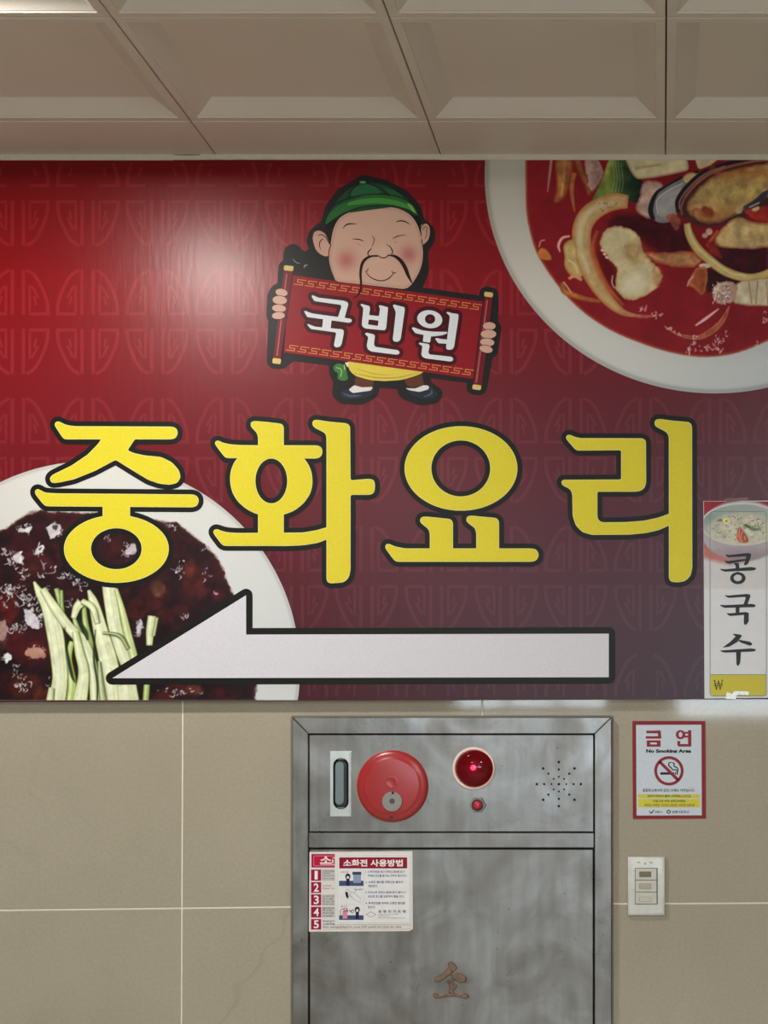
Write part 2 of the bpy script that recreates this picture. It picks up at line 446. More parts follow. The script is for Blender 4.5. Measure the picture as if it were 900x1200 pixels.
# coffered ceiling panels
TW = 0.4455; X0 = 0.0065; YROW = -0.1955      # column joint and first row joint
ceil = struct('ceiling', MB().box(XL-0.1, XR+0.1, YB-0.1, 0.003, CEIL+0.034, CEIL+0.12), DARK)
def coffer():
    h = TW/2; lv = [(h-0.0012, 0.03), (h-0.0012, 0.0015), (h-0.003, 0.0), (h-0.0170, 0.0), (h-0.0185, 0.0022), (h-0.0205, 0.0026), (h-0.0535, 0.0235), (h-0.056, 0.0245)]
    v, f = [], []
    for a_, z in lv: v += [(-a_, -a_, z), (a_, -a_, z), (a_, a_, z), (-a_, a_, z)]
    for q in range(len(lv)-1):
        for k in range(4):
            j = (k+1) % 4; f.append((q*4+k, (q+1)*4+k, (q+1)*4+j, q*4+j))
    n = (len(lv)-1)*4; f.append((n+3, n+2, n+1, n)); return v, f
cv, cf = coffer(); cme = mesh('ceiling_tile', cv, cf, CEILM)
rows = int((abs(YB)-0.2)/TW)+1
cx = X0+TW/2-TW*8
lamps = [(-1.107, -0.866)]
random.seed(3)
for i in range(16):
    x = cx+i*TW
    if x-TW/2 < XL-0.03 or x+TW/2 > XR+0.25: continue
    for r in range(rows):
        y = YROW-TW*(r+0.5)
        if y-TW/2 < YB-0.3: continue
        o = bpy.data.objects.new('ceiling_tile', cme); C.objects.link(o); o.parent = ceil
        o.location = (x, y, CEIL+random.uniform(0, 0.0008)); 
# cut border strip against the wall
for i in range(16):
    x = cx+i*TW
    if x-TW/2 < XL-0.03 or x-TW/2 > XR: continue
    b = MB(); g = 0.0012; x0, x1, y0, y1 = x-TW/2+g, min(XR, x+TW/2-g), YROW+g, -0.004
    b.add([(x0, y0, CEIL+0.0015), (x1, y0, CEIL+0.0015), (x1, y1, CEIL), (x0, y1, CEIL), (x0+.002, y0+0.002, CEIL), (x1-.002, y0+0.002, CEIL), (x1-.002, y1, CEIL), (x0+.002, y1, CEIL)], [(4, 7, 6, 5), (0, 4, 5, 1), (0, 3, 7, 4), (1, 5, 6, 2)])
    b.box(x0, x1, y0, y1, CEIL+0.0016, CEIL+0.03)
    b.build('ceiling_border_panel', CEILM, ceil)
# painted angle strip where wall meets ceiling
tb = MB(); ts = [(-700, 196), (200, 516), (520, 2320)]
tb.box(XL, P(203, 0, .02).x, -0.020, 0.0, P(0, 187.6, .02).z, CEIL+0.0005)
tb.box(P(203, 0, .02).x, P(234, 0, .02).x, -0.020, 0.0, P(0, 187.2, .02).z, CEIL-0.0018)
tb.box(P(234, 0, .02).x, P(516, 0, .02).x, -0.0205, 0.0, P(0, 187.0, .02).z, CEIL+0.0002)
tb.box(P(516, 0, .02).x, XR, -0.020, 0.0, P(0, 187.3, .02).z, CEIL+0.0005)
struct('trim_1', tb, TRIMM)

# recessed spot just outside the frame (its glow shows on the banner)
bt = thing('ceiling_spotlight', 'round white recessed ceiling spotlight just left of the picture', 'lamp', (LED[0], LED[1], CEIL+0.0245))
m, nt, bs = newmat('lamp_diffuser'); bs.inputs['Emission Color'].default_value = (1, .95, .88, 1); bs.inputs['Emission Strength'].default_value = 6; LAMPM = m
def lathe_z(cx_, cy_, prof, seg=24):
    b = MB()
    for r, z in prof:
        for k in range(seg):
            a = 2*math.pi*k/seg; b.v.append(Vector((cx_+r*math.cos(a), cy_+r*math.sin(a), z)))
    for q in range(len(prof)-1):
        for k in range(seg):
            j = (k+1) % seg; b.f.append((q*seg+k, q*seg+j, (q+1)*seg+j, (q+1)*seg+k))
    b.f.append(tuple(range(seg))[::-1]); b.f.append(tuple((len(prof)-1)*seg+k for k in range(seg))); return b
lathe_z(LED[0], LED[1], [(0.092, CEIL+0.0244), (0.090, CEIL+0.0205), (0.074, CEIL+0.0200), (0.072, CEIL+0.0220)]).build('rim', WHITEPL, bt, True)
lathe_z(LED[0], LED[1], [(0.070, CEIL+0.0199), (0.070, CEIL+0.0190)]).build('diffuser', m, bt)

# square lamp bodies added so the unseen ceiling lights have a source
LEDM = flat('added_lamp_housing', (225, 222, 215), 0.5)
for i, (x, y) in enumerate(ADDED_PANELS):
    t = thing('added_panel_lamp', 'square white ceiling panel lamp behind the camera, '+('nearer one on the left', 'nearer one on the right', 'one by the right back window', 'one by the left back window')[i], 'lamp', (x, y, CEIL), 'square ceiling lamps behind the camera')
    b = MB()
    for x0, x1, y0, y1 in ((-.2, .2, -.2, -.185), (-.2, .2, .185, .2), (-.2, -.185, -.185, .185), (.185, .2, -.185, .185)): b.box(x+x0, x+x1, y+y0, y+y1, CEIL-.034, CEIL-.0005)
    b.build('frame', LEDM, t)
    MB().box(x-.184, x+.184, y-.184, y+.184, CEIL-.030, CEIL-.012).build('diffuser', LAMPM, t)

# ================================================================== BANNER
BX0, BX1, BT, BB = -34, 930, 187.6, 821.0
EB = 0.018
def bot(x): return 822.2-(x/900.0)*3.4
banner = thing('banner_sign', 'wide red banner sign with four yellow letters, a white arrow and two dish photos', 'sign', P(448, 822, 0))
def bilerp(X, Y, xs, ys, tab):
    tab = np.array(tab, float); X = np.clip(X, xs[0], xs[-1]); Y = np.clip(Y, ys[0], ys[-1])
    i = np.clip(np.searchsorted(xs, X, side='right')-1, 0, len(xs)-2); j = np.clip(np.searchsorted(ys, Y, side='right')-1, 0, len(ys)-2)
    xs, ys = np.array(xs, float), np.array(ys, float)
    u = ((X-xs[i])/(xs[i+1]-xs[i]))[..., None]; v = ((Y-ys[j])/(ys[j+1]-ys[j]))[..., None]
    return tab[j, i]*(1-u)*(1-v)+tab[j, i+1]*u*(1-v)+tab[j+1, i]*(1-u)*v+tab[j+1, i+1]*u*v
BGX = [0, 300, 600, 900]; BGY = [190, 330, 480, 620, 760, 822]  # print gradient, with lamp falloff at top and window sheen lower right painted in
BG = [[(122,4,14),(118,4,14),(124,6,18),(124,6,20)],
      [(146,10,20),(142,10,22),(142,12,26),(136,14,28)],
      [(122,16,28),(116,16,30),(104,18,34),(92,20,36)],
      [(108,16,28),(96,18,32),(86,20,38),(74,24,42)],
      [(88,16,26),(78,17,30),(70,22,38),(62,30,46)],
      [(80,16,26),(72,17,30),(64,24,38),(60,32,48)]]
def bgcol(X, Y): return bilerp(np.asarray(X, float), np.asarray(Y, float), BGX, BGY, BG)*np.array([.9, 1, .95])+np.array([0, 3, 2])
MB().slab([(BX0, BT), (BX1, BT), (BX1, bot(BX1)), (BX0, bot(BX0))], 0.0004, EB-0.0001, 0).build('sign_panel', flat('banner_edge', (96, 84, 80), 0.5), banner)
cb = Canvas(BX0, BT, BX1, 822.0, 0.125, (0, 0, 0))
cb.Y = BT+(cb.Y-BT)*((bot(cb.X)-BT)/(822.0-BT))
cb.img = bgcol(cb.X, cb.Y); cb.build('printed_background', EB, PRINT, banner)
# faint round lucky-knot pattern
def motif(cx, cy):
    out = []
    for sx in (-1, 1):
        for sy in (-1, 1):
            q = lambda pts: [(cx+sx*x, cy+sy*y) for x, y in pts]
            out.append(stroke(q([(6.5, 8), (6.5, 61)]), 4, 1))
            out.append(stroke(q([(10, 61), (20, 54), (28, 40), (34, 24), (35.5, 8)]), 4, 4))
            out.append(stroke(q([(13, 9.5), (35, 9.5)]), 3.6, 1))
            out.append(stroke(q([(14, 12), (14, 43), (17, 41), (24, 28)]), 3, 1))
            out.append(stroke(q([(21.5, 20), (19, 30)]), 3, 1))
    return out
allv, allf, allc = [], [], []
mV, mF = None, None
base_m = motif(0, 0); mV, mF = region(base_m)
def in_plates(x, y):
    return ((x-107)**2+(y-785)**2 < 236**2) or (((x-838)/262)**2+((y-205)/246)**2 < 1)
pb = MB(); pxy = []
for r in range(5):
    for k in range(-1, 12):
        cx_, cy_ = 21+k*81.7, 227+r*150.3
        keepf = []
        V = mV+np.array([cx_, cy_])
        ok = (V[:, 1] > BT+1) & (V[:, 1] < 817) & (V[:, 0] > BX0+1) & (V[:, 0] < BX1-1)
        n0 = len(pb.v); pb.v += [P(x, y, EB+0.0002) for x, y in V]; pxy += list(map(tuple, V))
        for t in mF:
            if ok[list(t)].all(): pb.f.append(tuple(n0+i for i in t))
pxy = np.array(pxy)
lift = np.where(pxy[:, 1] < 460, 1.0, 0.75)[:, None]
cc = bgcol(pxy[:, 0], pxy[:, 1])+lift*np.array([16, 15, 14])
pb.f = [(t if cross_ok(pb.v, t) else t[::-1]) for t in pb.f]
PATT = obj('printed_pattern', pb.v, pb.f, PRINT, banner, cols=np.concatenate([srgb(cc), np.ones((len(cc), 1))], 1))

tag(PATT, kind='stuff')
# ---------------------------------------------------------------- dish photographs
def clip_rect(poly, x0, y0, x1, y1):
    def cl(p, ins, inter):
        out = []
        for i in range(len(p)):
            a, b = p[i-1], p[i]
            if ins(b):
                if not ins(a): out.append(inter(a, b))
                out.append(b)
            elif ins(a): out.append(inter(a, b))
        return out
    ix = lambda x: (lambda a, b: (x, a[1]+(b[1]-a[1])*(x-a[0])/(b[0]-a[0])))
    iy = lambda y: (lambda a, b: (a[0]+(b[0]-a[0])*(y-a[1])/(b[1]-a[1]), y))
    poly = cl(poly, lambda p: p[0] >= x0, ix(x0)); poly = cl(poly, lambda p: p[0] <= x1, ix(x1))
    poly = cl(poly, lambda p: p[1] >= y0, iy(y0)); return cl(poly, lambda p: p[1] <= y1, iy(y1))
def plate1col(X, Y):
    r = np.hypot((X-838)/270, (Y-205)/256)
    base = bilerp(X, Y, [560, 740, 930], [187, 330, 460], [[(176,172,160),(190,188,178),(190,188,178)],[(196,192,184),(205,205,198),(205,208,208)],[(196,198,196),(198,202,202),(186,194,200)]])
    return base*(1-0.16*np.clip((r-0.97)/0.03, 0, 1)-0.05*np.clip((0.88-r)/0.08, 0, 1))[..., None]
def plate2col(X, Y):
    r = np.hypot(X-107, Y-785)/244.5
    base = bilerp(X, Y, [-40, 100, 350], [540, 680, 822], [[(196,196,192),(200,200,197),(196,197,196)],[(186,188,184),(196,198,196),(194,198,200)],[(186,188,186),(190,192,192),(192,196,200)]])
    return base*(1-0.10*np.clip((r-0.975)/0.025, 0, 1))[..., None]
pl1 = clip_rect(ell(838, 205, 270, 256, 0, 160), BX0, BT, BX1-1, 820)
pl2 = clip_rect(ell(107, 785, 244.5, 244.5, 0, 160), BX0+1, 190, 900, 820.6)
art('printed_plate', [pl1], None, EB+0.0004, banner, mat=PHOTO, colfn=plate1col)
art('printed_plate', [pl2], None, EB+0.0004, banner, mat=PHOTO, colfn=plate2col)

# dish one: red seafood noodle soup
c = Canvas(566, BT, BX1-1, 460, 1.5, (200, 200, 195)); c.img = plate1col(c.X, c.Y)
A6 = lambda p: T(p, 600, 185, 1/6); B5 = lambda p: T(p, 720, 185, 0.2); C4 = lambda p: T(p, 560, 180, 0.3778); D4 = lambda p: T(p, 640, 300, 0.2889)
soup = C4([(150,-30),(150,60),(152,180),(165,250),(182,305),(215,360),(262,425),(300,465),(340,500),(385,530),(430,556),(490,580),(560,605),(620,620),(680,629),(740,628),(800,618),(860,596),(940,560),(1010,520),(1010,-30)])
c.poly(soup, (176, 112, 66), 3, 0.15, 12, seed=3, rough=1.5)
c.poly(soup, lambda X, Y: (np.array([114.,14,24])+fbm(X, Y, 40, 5)[..., None]*np.array([26., 12, 12])), 3.5, 0.08, 12, seed=4, edge=(150, 60, 30), ew=3)
s_in = inset(soup, 3.2)
c.poly(C4([(420,190),(520,190),(640,215),(670,290),(640,320),(540,300),(505,260),(440,230),(400,225)]), (62, 8, 20), 8, 0.4, 10, seed=6)
c.poly(C4([(380,300),(430,360),(430,420),(470,455),(420,470),(380,400),(370,330)]), (96, 8, 20), 8, 0.2, 10, seed=6)
c.poly(C4([(720,290),(900,280),(900,400),(820,380),(740,350)]), (58, 12, 24), 5, 0.4, 10, seed=7)
c.poly(C4([(690,350),(850,390),(850,420),(760,400),(720,440),(700,400)]), (48, 14, 18), 5, 0.3, 6, seed=8)
# strips of bean sprout / pepper, top left
c.poly(A6([(300,0),(425,0),(425,90),(400,170),(385,250),(345,305),(305,318),(292,300),(318,220),(310,120)]), (166, 104, 56), 2, 0.35, 10, seed=9, edge=(130, 50, 30), ew=3)
c.line(A6([(370,10),(365,120),(345,270)]), 3, (196, 140, 84), 2, 0.3)
c.line(A6([(278,0),(268,90),(250,240)]), [2.5, 3, 1], (188, 130, 122), 1.5)
c.line(A6([(450,0),(480,80),(515,160),(545,260)]), [8, 9, 8, 4], (150, 84, 46), 1.6, 0.35, edge=(110, 30, 24))
c.line(A6([(440,105),(420,190),(425,280),(440,380)]), [5, 5, 4, 1], (170, 104, 60), 1.6, 0.3)
c.poly(A6([(500,0),(600,0),(640,70),(650,110),(600,190),(565,245),(540,220),(530,120)]), (176, 138, 128), 2, 0.35, 8, seed=12, rough=2)
c.poly(A6([(680,0),(800,0),(870,100),(930,180),(930,330),(860,320),(760,270),(690,270),(600,320),(535,350),(590,240),(640,140)]),
       lambda X, Y: bilerp(X, Y, [688, 712, 728, 752], [187, 245], [[(96,122,50),(148,158,72),(60,84,46),(22,36,30)],[(48,86,40),(120,138,66),(36,62,38),(20,30,28)]]), 1.6, 0.3, 8, seed=13)
for k in range(9): c.line(A6([(700+k*22, 10+k*9), (720+k*20, 130+k*12), (705+k*22, 240)]), 0.9, (190, 200, 130) if k < 4 else (14, 26, 24), 1, 0, 0.5)
# pale tofu at the top edge
c.poly(B5([(60,0),(425,0),(440,72),(330,98),(215,118),(130,127),(95,80)]), (206, 194, 156), 1.4, 0.14, 5, seed=15, edge=(150, 110, 70), ew=2.5)
c.line(B5([(120,62),(200,50),(270,40)]), 3, (176, 142, 92), 2, 0.2, 0.8)
c.poly(B5([(470,0),(620,0),(560,45),(492,70)]), (196, 178, 140), 1.4, 0.2, 4, seed=16)
# squid piece
c.poly(B5([(165,140),(225,125),(290,155),(275,195),(225,290),(228,372),(150,335),(120,290),(150,220)]), (186, 152, 140), 1.6, 0.25, 8, seed=17, edge=(150, 84, 74), ew=3, rough=1.5)
# first mussel shell
c.poly(B5([(228,368),(213,300),(240,215),(300,170),(400,115),(490,78),(520,130),(430,180),(380,240),(370,330),(340,372),(280,385)]), (128, 126, 128), 1.4, 0.15, 8, seed=18)
c.poly(B5([(250,330),(255,240),(320,190),(400,160),(380,250),(360,320),(300,360)]), (160, 156, 158), 5, 0.12, 8, seed=19)
c.line(B5([(228,362),(212,300),(242,212),(300,168),(390,118),(492,78)]), [5, 6, 4, 2.5, 2.5, 3], (24, 24, 32), 1.2, 0)
c.line(B5([(255,330),(250,250),(310,195),(400,150)]), 1.4, (196, 192, 190), 1.4, 0)
c.poly(B5([(300,330),(340,320),(400,370),(370,430),(330,390)]), (150, 82, 64), 2, 0.4, 4, seed=20, rough=2)
c.poly(ell(809, 209, 9.5, 6.5, -15), (186, 162, 116), 1.6, 0.25, 0, seed=21, edge=(130, 84, 54), ew=2)
# second mussel
c.poly(B5([(400,350),(372,330),(368,250),(420,170),(520,80),(650,30),(820,0),(1040,0),(1040,330),(900,300),(760,350),(620,400),(500,408)]), (70, 36, 38), 1.4, 0.2, 8, seed=22)
c.poly(B5([(430,320),(425,265),(490,180),(570,110),(700,70),(820,40),(1040,20),(1040,230),(880,230),(790,280),(720,330),(610,385),(510,385)]),
       lambda X, Y: bilerp(X, Y, [800, 840, 880, 930], [190, 225, 262], [[(150,90,50),(164,112,58),(176,130,76),(180,140,84)],[(190,160,108),(188,164,100),(186,160,96),(186,160,100)],[(176,126,80),(166,110,66),(180,140,90),(180,140,90)]]), 2.2, 0.3, 10, seed=23, edge=(120, 64, 40), ew=3.5, rough=1.5)
c.line(B5([(396,335),(394,275),(440,195),(530,112),(640,62),(800,22),(960,10)]), [2, 2.4, 3, 3, 3, 3, 3], (148, 88, 66), 1.4, 0.2)
c.line(B5([(372,320),(370,250),(425,168),(520,84),(650,36),(800,8)]), [4, 5, 5, 4, 4, 3], (38, 22, 30), 1.4, 0.2)
c.line(B5([(382,300),(384,250),(436,176),(528,96),(650,48)]), 1.3, (150, 124, 124), 1.2, 0)
c.poly(ell(829, 248, 8, 6, 20), (120, 54, 30), 4, 0.3, 0, seed=24, rough=2)
c.line(B5([(440,330),(480,300),(520,330),(560,345)]), 3, (150, 84, 50), 3, 0.3)
c.line(B5([(560,60),(640,100),(760,80),(900,90)]), 7, (150, 88, 48), 6, 0.4, 0.6)
c.line(B5([(760,295),(830,262),(880,215),(905,190)]), [5, 8, 7, 2], (56, 54, 60), 1.6, 0.2)
c.line(B5([(790,290),(850,262)]), 1.4, (190, 180, 170), 1.2, 0)
c.poly(B5([(750,310),(800,295),(900,280),(1000,290),(1000,380),(830,372)]), (152, 44, 34), 2, 0.3, 6, seed=25)
c.poly(B5([(705,330),(720,285),(750,290),(750,325)]), (196, 172, 130), 2, 0.2, 6, seed=26)
c.poly(B5([(800,300),(850,280),(850,305),(815,318)]), (200, 180, 136), 2, 0.2, 4, seed=26)
# second meat
c.poly(B5([(580,500),(612,430),(680,365),(740,345),(800,378),(880,385),(1000,370),(1000,505),(900,520),(800,535),(700,530),(620,525)]), (194, 166, 114), 1.8, 0.28, 10, seed=27, edge=(150, 90, 52), ew=3, rough=1.2)
c.line(B5([(608,425),(560,490),(545,520)]), 3.5, (180, 84, 58), 1.6, 0.2)
c.poly(ell(831, 271.5, 4, 4), (206, 170, 150), 1.5, 0.2, 0); c.poly(ell(826, 276, 3.4, 3), (190, 150, 130), 1.5, 0.2, 0)
c.poly(B5([(540,480),(600,510),(640,600),(560,560)]), (142, 36, 32), 3, 0.3, 6, seed=28)
# connecting strip
c.poly(B5([(160,545),(260,560),(420,545),(480,560),(520,600),(480,640),(420,645),(330,635),(230,610)]), (182, 128, 84), 2, 0.35, 10, seed=29, edge=(150, 60, 40), ew=4, rough=1.5)
# onion ring, right
c.line(B5([(425,385),(440,450),(485,530),(560,600),(650,665),(760,700),(850,695),(960,650)]), [7, 9, 10, 10, 10, 9.5, 9, 9], (194, 172, 108), 1.4, 0.12, edge=(170, 140, 74), ew=2)
c.line(B5([(432,390),(450,460),(500,540),(580,605),(670,670),(770,692)]), 2.2, (214, 200, 150), 2, 0.1)
c.poly(ell(826, 311.5, 7, 3, 0), (206, 192, 170), 1.5, 0.1, 0)
# big onion arc
arc = C4([(465,150),(430,148),(390,160),(350,185),(325,225),(322,280),(335,340),(365,400),(405,455),(450,492),(500,505)])
c.line(arc, [15, 19, 20, 22, 22, 21, 20, 17, 13, 7, 1.5], (190, 160, 112), 1.5, 0.14, seed=30, edge=(176, 112, 60), ew=4.5)
c.line(C4([(420,152),(370,165),(330,200),(316,250),(322,310),(345,370)]), [4, 6, 7, 7, 6, 3], (206, 186, 146), 4, 0.1)
c.line(C4([(370,240),(355,290),(370,350),(400,410),(450,470)]), [3, 5, 6, 6, 3], (186, 104, 52), 3.5, 0.2, 0.8)
rs = np.random.RandomState(5)
for k in range(16):
    c.poly(ell(702+rs.rand()*22, 236+rs.rand()*12, .8, .8, 0, 6), (90, 66, 40), .8, 0, 0, 0.7)
# squid centre
c.poly(C4([(378,285),(385,245),(420,222),(470,232),(500,250),(508,300),(535,335),(568,360),(572,400),(540,430),(500,452),(465,455),(432,432),(425,395),(438,355),(410,335),(395,305)]), (202, 188, 148), 1.6, 0.16, 10, seed=31, edge=(186, 146, 96), ew=3, rough=1.6)
c.poly(C4([(440,285),(500,270),(520,330),(470,345)]), (176, 132, 74), 10, 0.6, 6, 0.55, seed=32, rough=3)
c.poly(C4([(450,380),(500,370),(530,400),(490,435),(450,425)]), (214, 208, 178), 9, 0.1, 10, 0.9, seed=33)
c.poly(C4([(540,345),(572,365),(565,420),(540,400)]), (190, 128, 78), 5, 0.5, 6, 0.6, seed=33, rough=3)
for x_, y_ in ((386, 300), (393, 312), (400, 322)): c.poly(C4(ell(x_, y_, 6, 4, 30, 10)), (222, 196, 180), 1, 0, 0)
c.line(C4([(418,378),(416,400),(424,418)]), 1.6, (206, 150, 140), 1, 0)
# small onion
c.poly(C4([(262,285),(290,262),(308,280),(306,320),(325,370),(322,388),(292,385),(266,350),(272,320)]), (200, 170, 112), 1.6, 0.2, 10, seed=34, edge=(176, 120, 60), ew=3)
c.line(C4([(255,305),(250,285),(262,262),(285,256)]), [1.5, 3, 3, 2], (224, 170, 160), 1.1, 0)
c.line(C4([(280,330),(300,345),(310,370)]), 2, (216, 196, 150), 2, 0)
c.line(C4([(282,388),(300,380),(322,392)]), 3, (206, 130, 84), 1.4, 0.2, edge=(214, 160, 120))
c.poly(C4([(182,318),(195,290),(215,300),(232,330),(205,330)]), (186, 104, 46), 2, 0.2, 5, seed=35, edge=(196, 134, 66))
c.line(C4([(190,290),(195,272),(208,268)]), 1.3, (206, 150, 140), 1, 0)
c.line(C4([(264,400),(268,425),(300,440),(340,452),(380,458)]), [5, 7, 6, 5, 3], (178, 110, 58), 1.6, 0.35, edge=(150, 70, 36))
c.line(C4([(265,398),(275,410),(290,432)]), 1.6, (216, 166, 120), 1.2, 0)
# shrimp, lower right meat
c.poly(C4([(660,385),(680,350),(712,352),(712,400),(698,445),(675,420),(650,405)]), (150, 74, 44), 2, 0.35, 6, seed=36, edge=(180, 110, 70), rough=1)
c.line(C4([(668,380),(655,395),(650,412)]), 1.6, (210, 160, 150), 1, 0)
c.poly(C4([(800,400),(860,388),(960,385),(960,470),(900,472),(845,472),(790,465),(800,430)]), (200, 188, 158), 1.6, 0.2, 6, seed=37, edge=(150, 110, 80), ew=2, rough=1)
for a_, b_ in ((840, 850), (868, 862), (895, 900)): c.line(C4([(a_, 395), (b_, 468)]), 1.3, (160, 124, 90), 1.2, 0.2)
c.poly(C4([(722,432),(735,405),(775,392),(805,402),(805,455),(770,468),(735,466)]), (186, 150, 134), 1.8, 0.3, 6, seed=38, rough=2)
for k in range(60):
    x_, y_ = 728+rs.rand()*55, 400+rs.rand()*60; L = 5+rs.rand()*7; a_ = rs.rand()*6.3
    c.line(C4([(x_, y_), (x_+math.cos(a_)*L, y_+math.sin(a_)*L)]), 1.0, (238, 232, 228) if k % 3 else (120, 96, 110), .8, 0, .85)
# oil glints on the broth
c.line(D4([(480,285),(540,320),(620,330),(690,290),(725,245),(742,205)]), [1, 2, 5, 6, 4, 1], (166, 92, 62), 1.6, 0.5, 0.85, seed=39, edge=(206, 160, 130), ew=1)
c.line(D4([(606,282),(650,252),(700,214)]), [2, 3.5, 1.5], (216, 176, 170), 1.1, 0.1)
c.line(D4([(310,232),(380,245),(450,242)]), [1, 4, 2], (186, 108, 84), 2, 0.5, 0.8, seed=41)
def glints(pts, n, spread, L, seed, col=(222, 178, 176)):
    r = np.random.RandomState(seed)
    for k in range(n):
        p = pts[r.randint(len(pts))]; x_, y_ = p[0]+r.randn()*spread, p[1]+r.randn()*spread*0.6; a_ = r.rand()*6.3; l = L*(0.4+r.rand())
        c.line([(x_, y_), (x_+math.cos(a_)*l*.5, y_+math.sin(a_)*l*.8), (x_+math.cos(a_+.8)*l, y_+math.sin(a_+.8)*l)], [.5, 1.3, .4], col, .8, 0, .85)
glints(D4([(580,385),(610,370),(650,372),(690,370),(715,385),(600,340),(700,330),(740,320)]), 46, 3.0, 4, 50)
glints(D4([(400,210),(385,215),(440,238),(460,236)]), 18, 2, 3, 51)
glints(D4([(480,285),(500,292),(530,318)]), 8, 2, 3, 52)
glints(D4([(890,250),(895,265),(860,350)]), 12, 3, 3, 53)
K1 = lambda X, Y: (((X-838)/266)**2+((Y-205)/252)**2 < 1)
c.build('printed_seafood_soup', EB+0.0006, PHOTO, banner, K1)

# dish two: black bean noodles with cucumber
c = Canvas(BX0+1, 541, 354, 820.4, 1.5, (200, 200, 195)); c.img = plate2col(c.X, c.Y)
food = [(-34,632),(0,622),(8,618),(20,609),(32,602),(45,598),(70,600),(100,601),(140,600),(165,606),(190,611),(207,612),(222,624),(240,638),(252,650),(262,668),(270,690),(282,712),(292,740),(299,775),(300.5,806),(299,819),(300,830),(-34,830)]
def saucecol(X, Y):
    f = fbm(X, Y, 26, 61, 4); g = fbm(X, Y, 60, 67, 3)
    a_ = np.array([33., 17, 22]); b_ = np.array([54., 20, 25]); d_ = np.array([18., 10, 16])
    t = np.clip((f-0.38)*3.2, 0, 1)[..., None]; u = np.clip((0.52-g)*3, 0, .8)[..., None]
    col = a_*(1-t)+b_*t; return col*(1-u)+d_*u
c.poly([(x, y) for x, y in food], (120, 100, 92), 3, 0.2, 3, seed=60, rough=2)
c.poly(inset(food, 1.0), saucecol, 1.6, 0.25, 3, seed=62, rough=2.5, edge=(66, 30, 32), ew=4)
rs = np.random.RandomState(9)
# lumps
for (x_, y_, rx_, ry_, col) in ((230,680,16,22,(104,38,34)),(222,668,8,12,(120,52,44)),(256,697,8,6,(110,24,36)),(178,700,20,16,(84,26,28)),(185,690,7,10,(150,112,76)),(160,715,12,14,(92,30,28)),
        (10,712,11,18,(112,30,28)),(0,742,9,18,(130,90,84)),(18,755,10,14,(100,24,24)),(38,765,22,14,(96,26,26)),(30,805,18,16,(92,36,28)),(12,800,16,14,(66,20,20)),(46,815,8,10,(106,44,26)),
        (200,812,22,10,(104,32,28)),(228,808,10,6,(150,76,48)),(262,815,18,8,(84,20,26)),(60,650,18,14,(74,28,32)),(30,668,16,12,(80,32,32)),(105,640,10,8,(70,26,26)),(90,618,14,8,(84,30,34)),
        (130,640,12,10,(74,28,28)),(205,640,14,16,(60,26,30)),(246,662,9,12,(70,28,32)),(194,722,10,9,(90,34,28)),(212,715,10,8,(76,30,28))):
    c.poly(ell(x_, y_, rx_, ry_, rs.rand()*60-30, 24), [v*.8 for v in col], 6, 0.7, 0, .55, seed=int(x_)+100, rough=3)
# wet highlights
def wet(cx_, cy_, rx_, ry_, n, L, seed, col=(206, 202, 206)):
    r = np.random.RandomState(seed)
    for k in range(int(n*.95)):
        t, q = r.rand()*6.3, math.sqrt(r.rand()); x_, y_ = cx_+rx_*q*math.cos(t), cy_+ry_*q*math.sin(t)
        a_ = r.rand()*3.14; l = L*(0.4+r.rand()*.9); sh = .6+.4*r.rand(); cc_ = [v*sh for v in col]
        if k % 3 == 0:
            p = [(x_, y_), (x_+math.cos(a_)*l*.6, y_+math.sin(a_)*l*.6), (x_+math.cos(a_+.9)*l*1.1, y_+math.sin(a_+.9)*l*1.1)]
            c.line(p, [.4, 1.3, .4], cc_, .9, .1, .9)
        else:
            m_ = 7; pts = []
            for i in range(m_):
                g = i/m_*6.283; rr = l*.5*(.35+.65*r.rand()); ux, uy = rr*math.cos(g), rr*math.sin(g)*.45
                pts.append((x_+ux*math.cos(a_)-uy*math.sin(a_), y_+ux*math.sin(a_)+uy*math.cos(a_)))
            c.poly(pts, cc_, .9, .25, 1.0, .92, seed=k, rough=.8)
            if k % 4 == 1: c.poly(ell(x_+l*.1, y_, l*.16, l*.1, 0, 8), (60, 40, 46), .8, 0, 0, .8)
def blob(px, pts, col=(200, 198, 204)):
    c.poly([(px[0]+x_, px[1]+y_) for x_, y_ in pts], col, 1.4, .2, 3, .95, seed=int(px[0]+7), rough=2.2)
for q in ((64,621,9,11,26,6),(29,619,9,6,16,6),(47,643,7,7,14,6),(18,655,9,12,26,7),(4,648,5,5,12,5),(30,672,7,6,12,6),(60,662,10,4,6,9),(50,672,4,7,6,8),
          (80,676,9,6,20,5),(150,643,8,9,26,5),(126,630,4,4,10,3),(200,617,6,4,10,5),(212,668,5,14,12,8),(240,641,6,3,8,4),(244,672,8,8,8,4),(163,735,5,9,16,6),(218,722,4,5,7,5),(256,696,5,2,5,3),
          (36,700,12,10,30,7),(40,722,12,10,38,8),(12,700,12,12,14,8),(6,690,6,8,12,7),(22,735,10,10,16,7),(45,760,10,4,14,5),(40,765,14,8,22,3),(8,770,5,6,14,5),(18,783,5,8,10,6),(26,800,8,10,22,6),(20,690,14,6,14,6),(95,685,10,8,16,6),(56,690,4,4,8,4),
          (60,800,6,12,8,6),(90,640,8,5,8,4),(210,810,30,4,16,6),(180,655,10,8,8,4),(85,706,8,8,14,5)):
    wet(*q, seed=int(q[0]*3+q[1]))
blob((64,621), [(-9,-4),(-2,-9),(7,-6),(8,2),(2,9),(-5,12),(-8,6)], (184, 180, 186)); blob((64,618), [(-3,-3),(3,-4),(4,2),(-1,4)], (70, 48, 56))
